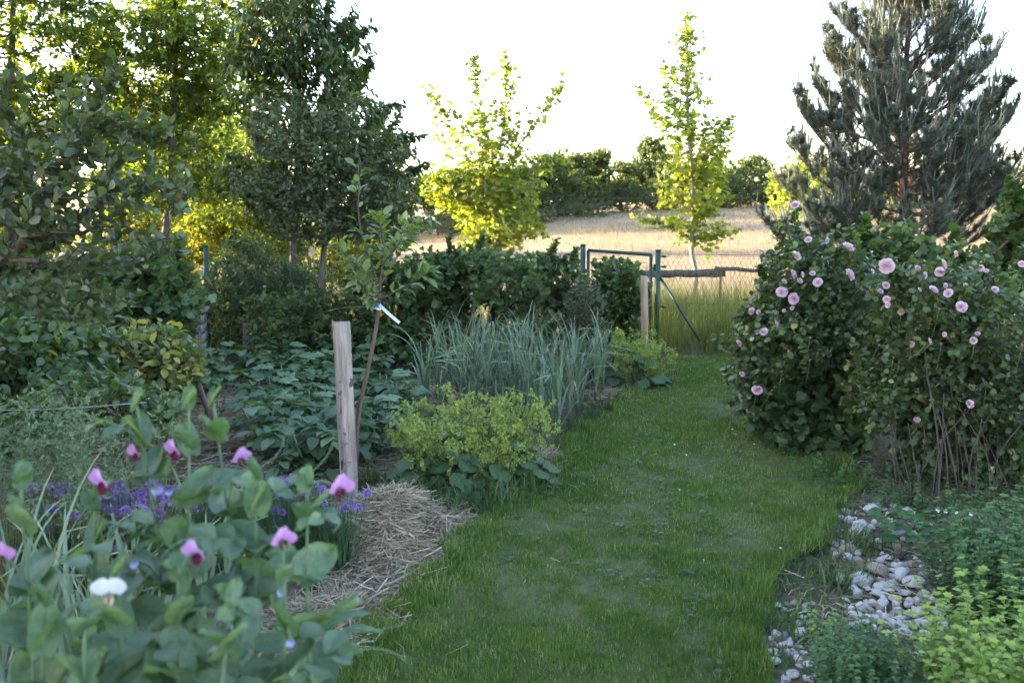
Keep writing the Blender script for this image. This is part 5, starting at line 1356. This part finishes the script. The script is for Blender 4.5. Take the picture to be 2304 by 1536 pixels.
def petal(mat, w, curlz, lobes=0., ed=.35):
    def fn(u, v):
        prof = math.sin(math.pi * min(1, .12 + .80 * u)) ** .6 * w
        y = u * (1 - lobes * (1 - abs(v)) * u)
        return (v * prof, y, curlz * u * u + ed * (v * v) * w + (.03 + .05 * u * u) * math.sin(7 * v + 4 * u))
    V, T = grid_leaf(fn, 7, 9); b = B(); b.add(V, T, np.array([np.clip(.15 + .75 * (i / 6) + .12 * math.sin(9 * j), 0, 1) for i in range(7) for j in range(9)])); return b.mesh('pea_petal', mat, smooth_shade=True)
STD = {'pink': petal(M['peapink'], .80, .5, .03, -.45), 'white': petal(M['peawhite'], .95, .3, .24, -.1), 'blue': petal(M['peablue'], .42, .2, .1), 'wilt': petal(M['peablue'], .30, .15, .1)}
def wing(mat):
    b = B()
    for s in (-1, 1):
        V, T = grid_leaf(lambda u, v: (s * (.10 + .22 * math.sin(math.pi * u) * (1 - .4 * v * v)), u * .8, v * .34 * math.sin(math.pi * min(1, .15 + .78 * u)) ** .7 - .2 * u * u), 6, 6); b.add(V, T, rng.random())
    return b.mesh('pea_wings', mat, smooth_shade=True)
WING = {'pink': wing(M['peamaroon']), 'white': wing(M['peablush']), 'blue': wing(M['peablue']), 'wilt': wing(M['peaindigo'])}
bc = B(); tube(bc, [(0, -.25, 0), (0, 0, 0), (0, .18, .0)], [.06, .15, .13], 7); CALYX = bc.mesh('calyx', M['peastem'])
def tendril(p, d, L):
    pts = [p]; dd = d.copy(); ax = unit(rng.normal(size=3))
    for k in range(10):
        dd = unit(dd + np.cross(ax, dd) * .10 * (k / 3) + [0, 0, -.02]); pts.append(pts[-1] + dd * L / 10)
    return np.array(pts)
class Pea:
    def __init__(s, label, top, base, bow=.03, gap=None):
        top = np.asarray(top, float); base = np.asarray(base, float)
        s.t = thing('pea_plant', label, 'pea plant', base, 'pea plants in the foreground'); s.o = base
        mid = (base + top) / 2 + [rng.normal() * bow, rng.normal() * bow, 0]
        q3 = base * .25 + top * .75 + np.array([rng.normal() * bow * .6, rng.normal() * bow * .6, 0])
        s.c = curve([base, mid, q3, top], 8); m = len(s.c)
        b = B(); tube(b, s.c, np.linspace(.0042, .0020, m), 7, .5); b.obj('stem', M['peastem'], s.t, smooth_shade=True)
        arc = np.concatenate([[0], np.cumsum(np.linalg.norm(np.diff(s.c, axis=0), axis=1))]); Lt = arc[-1]
        d = 0.012; az = rng.random() * 6.28; k = 0; s.nodes = []
        while d < Lt * .55:
            f = Lt - d; p = np.array([np.interp(f, arc, s.c[:, a]) for a in range(3)]); tg = unit(np.array([np.interp(min(f + .02, Lt), arc, s.c[:, a]) for a in range(3)]) - np.array([np.interp(f - .02, arc, s.c[:, a]) for a in range(3)]))
            if gap and k > 1 and rng.random() < .5:
                vv = (p - [0, 0, CAM_H]); ppy = 768 - F * (vv[1] * ST + vv[2] * CT) / (vv[1] * CT - vv[2] * ST)
                if gap[0] < ppy < gap[1]:
                    d += .05; continue
            young = min(1., .38 + k * .22); az += math.pi + rng.normal() * .35
            o_ = np.array([math.cos(az), math.sin(az), 0]); sd = np.cross([0, 0, 1.], o_)
            s.nodes.append((p, o_, young))
            for q in (-1, 1):
                yd = unit(o_ * .35 + sd * q * .85 + [0, 0, (1.3 if k < 2 else .45) + rng.normal() * .2]); zn = unit(tg * -.1 + np.array([0, 0, .8]) - o_ * .4 + rng.normal(size=3) * .25)
                piece('stipule', STIP[rng.integers(5)], s.t, p - base, frame(yd, zn), (young * .090 * q, young * .090 * rng.uniform(.9, 1.1), young * .090))
            if k >= 1 and rng.random() < .62:
                L = .055 * young * rng.uniform(.8, 1.3); e = p + unit(o_ + [0, 0, .55]) * L; e2 = e + unit(o_ + [0, 0, .3]) * L * .8
                s.bit('petiole', [p, e, e2], [.0022, .0018, .0014])
                for (pp, sc) in ((e, 1.), (e2, .85)):
                    for q in (-1, 1):
                        yd = unit(o_ * .5 + sd * q + [0, 0, .15 + rng.normal() * .25]); piece('leaflet', LEAFLET[rng.integers(5)], s.t, pp - base, frame(yd, unit(np.array([0, 0, 1.]) + rng.normal(size=3) * .35)), .062 * young * sc * rng.uniform(.9, 1.15))
                tp = tendril(e2, unit(o_ + [0, 0, .4]), rng.uniform(.07, .14)); s.bit('tendril', tp, np.linspace(.0013, .0006, len(tp)))
            d += rng.uniform(.075, .105) * (.5 + .5 * young); k += 1
    def flower(s, px, py, Y, kind, sz, side):
        p = at(px, py, Y); j = min(range(len(s.nodes)), key=lambda i: np.linalg.norm(s.nodes[i][0] + [0, 0, .02] - p) + (0.3 if s.nodes[i][0][2] > p[2] + .02 else 0)); a = s.nodes[j][0]
        s.bit('flower_stalk', curve([a, (a + p) / 2 + [0, 0, .01], p], 4), .0017)
        fo = bpy.data.objects.new('flower', CALYX); COL.objects.link(fo); fo.parent = s.t
        fd = unit(np.array([side, -.75, -.10])); up = np.array([0, 0, 1.])
        sz *= .68; fo.matrix_basis = Matrix.Translation(Vector(p - s.o)) @ frame(fd, up).to_4x4() @ Matrix.Scale(sz, 4)
        if kind in ('pink', 'white'):
            piece('standard_petal', STD[kind], fo, (0, .05, .05), Matrix.Rotation(.75 if kind == 'pink' else 1.3, 3, 'X'), 1.0)
            piece('wing_petals', WING[kind], fo, (0, .08, -.02), Matrix.Rotation(-.55, 3, 'X'), .8 if kind == 'pink' else .7)
        else:
            piece('standard_petal', STD[kind], fo, (0, .05, .02), Matrix.Rotation(-.3, 3, 'X'), .9); piece('wing_petals', WING[kind], fo, (0, .05, -.02), Matrix.Rotation(-.8, 3, 'X'), .7)
    def bit(s, nm, pts, r):
        b = B(); tube(b, pts, r, 5, .5, False); b.obj(nm, M['peastem'], s.t, smooth_shade=True)
def pea(label, tx, ty, Y, bx, **k):
    top = at(tx, ty, Y); return Pea(label, top, [(bx - 1152) / F * Y * 1.06, Y + rng.normal() * .03, 0.], **k)
PE = [pea('pea plant with two folded tip leaves at the upper left of the peas', 305, 895, 1.30, 290, gap=(1085, 1260)),
      pea('tallest pea plant with a dark maroon flower near its top', 425, 890, 1.28, 400, gap=(1060, 1260)),
      pea('tall pea plant right of the tallest, stem rising through big round leaves', 478, 885, 1.36, 520, gap=(1060, 1250)),
      pea('pea plant with crumpled tip leaves behind the lilac flower', 575, 1050, 1.22, 545),
      pea('pea plant at the right with drooping tip and pink flower by the stake', 690, 1075, 1.20, 660, gap=(1100, 1190)),
      pea('pea plant at the left edge with upright folded leaves', 45, 1065, 1.12, 40),
      pea('pea plant carrying the white flower', 265, 1275, 1.02, 250),
      pea('pea plant with broad leaves low in the middle', 400, 1270, 1.04, 420),
      pea('low pea plant with big leaves at the bottom right of the peas', 640, 1285, 1.06, 625),
      pea('low pea plant at the bottom left corner', 95, 1330, .98, 80),
      pea('low pea plant between the white flower and the middle stems', 520, 1330, 1.02, 520),
      pea('pea plant low at the bottom edge near the left', 190, 1400, .96, 180),
      pea('pea plant with red tinged white bloom low in the middle', 470, 1420, 1.12, 470),
      pea('pea plant leaning left under the pink flower', 210, 1120, 1.22, 235, gap=(1130, 1270))]
FL = [(0, 350, 1098, 1.28, 'blue', .036, .5), (13, 240, 1085, 1.20, 'pink', .036, -.5), (1, 403, 1015, 1.26, 'pink', .032, -.6), (2, 540, 1030, 1.34, 'pink', .030, .6), (4, 762, 1098, 1.18, 'pink', .036, .5), (8, 635, 1213, 1.08, 'pink', .032, .4), (7, 450, 1243, 1.06, 'pink', .034, -.3), (6, 248, 1335, 1.0, 'white', .034, .1), (5, -2, 1250, 1.08, 'pink', .034, .6), (0, 312, 1020, 1.3, 'pink', .026, -.5), (0, 303, 1262, 1.2, 'wilt', .032, .3), (8, 632, 1325, 1.1, 'wilt', .026, .2), (8, 655, 1440, 1.05, 'blue', .022, .1), (12, 490, 1460, 1.12, 'white', .028, .3), (1, 380, 1105, 1.27, 'blue', .022, .3)]
for i, px, py, Y, kind, sz, side in FL: PE[i].flower(px, py, Y, kind, sz, side)

# ------------------------------------------------------------------ stones
def stone_mesh(flat, mat):
    import bmesh
    bm = bmesh.new(); bmesh.ops.create_icosphere(bm, subdivisions=3, radius=1.0)
    me = bpy.data.meshes.new('stone'); bm.to_mesh(me); bm.free()
    n = len(me.vertices); co = np.zeros(n * 3); me.vertices.foreach_get('co', co); co = co.reshape(-1, 3)
    for k in range(11):
        d = unit(rng.normal(size=3)); h = co @ d; lim = rng.uniform(.5, .85); co -= np.outer(np.maximum(0, h - lim) * .95, d)
    co *= 1 + (rng.random((n, 1)) - .5) * .035
    co *= [1, rng.uniform(.65, .9), flat]
    me.vertices.foreach_set('co', co.ravel().astype(np.float32)); me.materials.append(mat)
    me.polygons.foreach_set('use_smooth', np.ones(len(me.polygons), bool)); me.update(); return me
ST_ = [stone_mesh(rng.uniform(.45, .7), M['stone']) for _ in range(7)] + [stone_mesh(.5, M['stonebrown']) for _ in range(2)] + [stone_mesh(.45, M['stonegrey']) for _ in range(2)]
def stone(px, py, s_px, label, group, mesh=None, sink=.25, dz=0.):
    p = ground(px, py); s = s_px * np.linalg.norm(p) / F / 2 * 1.0
    me = mesh if mesh is not None else ST_[rng.choice(11, p=[.10] * 7 + [.10, .08, .06, .06])]
    o = bpy.data.objects.new('stone', me); COL.objects.link(o); o.location = (p[0], p[1], s * .28 + dz); o.scale = (s, s, s); o.rotation_euler = (rng.normal() * .25, rng.normal() * .25, rng.random() * 6.28)
    return tag(o, label, 'stone', group)
big = [(1890, 1305, 36, 'large white egg shaped stone at the left of the stone heap', 0), (1935, 1310, 44, 'bulky white stone beside the egg shaped one', 1), (1975, 1292, 62, 'long brown grey boulder in the middle of the heap', 7), (2030, 1300, 44, 'pale veined stone right of the brown boulder', 2), (2055, 1315, 40, 'white rounded stone near the golden herb', 3), (2022, 1205, 58, 'large flat upright grey brown slab at the rose canes', 9), (1938, 1190, 40, 'white stone in the row below the rose canes', 4), (1925, 1205, 36, 'low white stone at the left of the upper row', 5), (1960, 1150, 42, 'flat pale stone nearest the bare canes', 6), (1975, 1140, 28, 'pale stone behind the flat one', 0), (1880, 1224, 28, 'small white stone alone at the grass edge', 1), (1910, 1243, 46, 'pale brown flat stone half in the hay', 8), (2025, 1240, 34, 'warm pale stone under the strawberry leaves', 7), (1745, 1296, 24, 'lone pale stone on bare soil at the lawn edge', 2), (2022, 1258, 22, 'small black stone in the heap', -1), (1748, 1365, 26, 'pale stone at the top of the lower group', 3), (1800, 1430, 40, 'large white stone in the lower group', 4), (1745, 1430, 24, 'small pale stone at the left of the lower group', 5), (1770, 1452, 30, 'flat pale stone below the large white one', 6), (1745, 1490, 34, 'white stone in the bottom row near the lawn', 0), (1780, 1520, 36, 'white stone at the very bottom edge', 1), (2060, 1480, 34, 'grey white stone between the two herbs', 2)]
BLK = stone_mesh(.55, M['stoneblack'])
for px, py, s, lab, i in big: stone(px, py, s * 1.2, lab, 'stones of the dry bed', BLK if i < 0 else ST_[i])
def scatter(n, box_, s0, s1, lab, grp, avoid=12):
    pts = [(q[0], q[1]) for q in big]; k = 0; tries = 0; got = []
    while k < n and tries < 4000:
        tries += 1; x = rng.uniform(box_[0], box_[2]); y = rng.uniform(box_[1], box_[3]); s = rng.uniform(s0, s1)
        if x < 1850 and y < 1330: continue
        if min(abs(x - a) + 1.5 * abs(y - c) for a, c in pts) < avoid + s * .35: continue
        pts.append((x, y)); got.append((x, y, s)); k += 1
    cells = {}
    for x, y, s in got:
        cx_ = min(2, int(3 * (x - box_[0]) / (box_[2] - box_[0]))); cy_ = min(2, int(3 * (y - box_[1]) / (box_[3] - box_[1])))
        cells.setdefault((cx_, cy_), []).append((s, x, y))
    for (cx_, cy_), lst in cells.items():
        where = ('back', 'middle', 'front')[cy_] + ' ' + ('left', 'centre', 'right')[cx_]
        for r_, (s, x, y) in enumerate(sorted(lst, reverse=True)):
            stone(x, y, s, lab % ('largest' if r_ == 0 else ORD[r_] + ' largest', where), grp)
scatter(150, (1905, 1262, 2125, 1440), 16, 36, '%s small rounded stone in the %s of the main stone heap', 'small stones of the main heap', 2)
scatter(44, (1870, 1145, 2070, 1260), 14, 34, '%s small stone in the %s of the upper row below the canes', 'small stones of the upper row', 4)
scatter(55, (1700, 1360, 1850, 1560), 14, 32, '%s small stone in the %s of the lower group beside the lawn', 'small stones of the lower group', 4)
scatter(16, (1820, 1420, 2090, 1530), 14, 30, '%s small stone in the %s of those between the two herbs', 'small stones between the herbs', 8)

# ------------------------------------------------------------------ herbs bottom right
def herb_stem(mat, H, n, size, tpl, width=1.):
    b = B(); top = np.array([rng.normal() * .12, rng.normal() * .12, 1.]) * H
    cv = curve([(0, 0, 0), top * .5 + [0, 0, .02], top], 4); tube(b, cv, np.linspace(.0028, .0014, len(cv)), 4, .2, False)
    for k in range(n):
        f = .18 + .82 * k / (n - 1); p = top * f; a = (k % 2) * 1.57 + rng.normal() * .2
        for q in (0, math.pi):
            o_ = np.array([math.cos(a + q), math.sin(a + q), .35 + rng.normal() * .2]); s = size * rng.uniform(.75, 1.15) * (1.05 - .45 * f ** 4)
            add_leaves(b, tpl, [p], [o_], [[0, 0, 1]], s, width, np.array([np.clip(.25 + .5 * f + rng.normal() * .2, 0, 1)]))
    for q in range(5):
        a = q * 1.257; add_leaves(b, tpl, [top], [[math.cos(a), math.sin(a), .9]], [[0, 0, 1]], size * .55, width, np.array([.85]))
    return b.mesh('herb_stem', mat)
def herb(name, label, px, py, rx, ry, n, hs, mat, size, tpl, width=1., nodes=8, group='herbs by the stones'):
    c = ground(px, py); t = thing(name, label, 'herb', c, group)
    ms = [herb_stem(M[mat], 1., nodes, size / ((hs[0] + hs[1]) / 2), tpl, width) for _ in range(5)]
    for k in range(n):
        a = rng.random() * 6.28; r = math.sqrt(rng.random()); p = (math.cos(a) * r * rx, math.sin(a) * r * ry, 0)
        H = rng.uniform(*hs) * (1.05 - .3 * r); lean = Matrix.Rotation(rng.normal() * .12 + math.cos(a) * r * .22, 3, 'Y') @ Matrix.Rotation(rng.normal() * .12 - math.sin(a) * r * .22, 3, 'X')
        piece('stem', ms[k % 5], t, p, lean @ Matrix.Rotation(rng.random() * 6.28, 3, 'Z'), H)
L_HERB = blade([.30, .33], [.28, .62], .25, .25)
herb('golden_oregano', 'bright yellow green bushy herb in the bottom right corner', 2345, 1630, .37, .36, 250, (.34, .50), 'oregano', .036, L_HERB)
herb('golden_oregano', 'yellow green herb left of the corner, spilling over stones', 2215, 1660, .14, .20, 60, (.24, .38), 'oregano', .034, L_HERB)
herb('lemon_balm', 'dark green leafy herb at the right edge above the golden herb', 2300, 1365, .33, .40, 320, (.30, .48), 'mint', .036, L_HERB)
herb('catmint', 'blue green low herb growing over the stones beside the lawn', 1950, 1560, .17, .22, 170, (.16, .27), 'mint', .022, L_HERB, 1., 10)
herb('golden_oregano', 'small yellow sprig beside the blue green herb', 1832, 1450, .03, .03, 6, (.16, .24), 'oregano', .024, L_HERB)
herb('catmint', 'low green weeds along the foot of the rose canes', 2180, 1150, .50, .22, 80, (.08, .22), 'mint', .028, L_HERB)
herb('catmint', 'low green weeds at the foot of the left rose bush', 1960, 1090, .45, .25, 60, (.10, .22), 'mint', .03, L_HERB)
# strawberry plant
c = ground(2120, 1225); t = thing('strawberry_plant', 'strawberry plant with white flowers below the bare canes', 'strawberry', c)
L_STR = blade([.30, .40, .36, .2], [.15, .4, .68, .88], .2, .15, .02)
def straw_leaf():
    b = B(); v = rng.random()
    for yd, s in (((0, 1, -.1), 1.), ((.95, .35, -.05), .9), ((-.95, .35, -.05), .9)): add_leaves(b, L_STR, [(0, 0, 0)], [yd], [(0, 0, 1)], s, 1., np.array([v]))
    tube(b, [(0, 0, 0), (0, -.4, -.35), (0, -.9, -1.2)], .022, 4, .8, False); return b.mesh('strawberry_leaf', M['strawberry'], smooth_shade=True)
SL = [straw_leaf() for _ in range(4)]
for k in range(64):
    a = rng.random() * 6.28; r = rng.random() ** .6 * .36; o_ = np.array([math.cos(a), math.sin(a), 0])
    piece('leaf', SL[k % 4], t, o_ * r + [0, 0, rng.uniform(.06, .18)], frame(unit(o_ + [0, 0, -.15]), unit(np.array([0, -.2, 1.]) + o_ * .3)), rng.uniform(.045, .07))
b = B()
for q in range(5):
    a = q * 1.257; add_leaves(b, L_ROUND, [(0, 0, 0)], [(math.cos(a), math.sin(a), .2)], [(0, 0, 1)], .7, 1.1)
WF = b.mesh('white_flower', M['white_petal'])
for px, py in ((2110, 1147), (2128, 1149), (2153, 1155), (2185, 1156), (2095, 1180)):
    p = at(px, py, c[1] + .02); piece('flower', WF, t, p - c, frame((1, 0, .1), (0, -.7, .7)), .018)
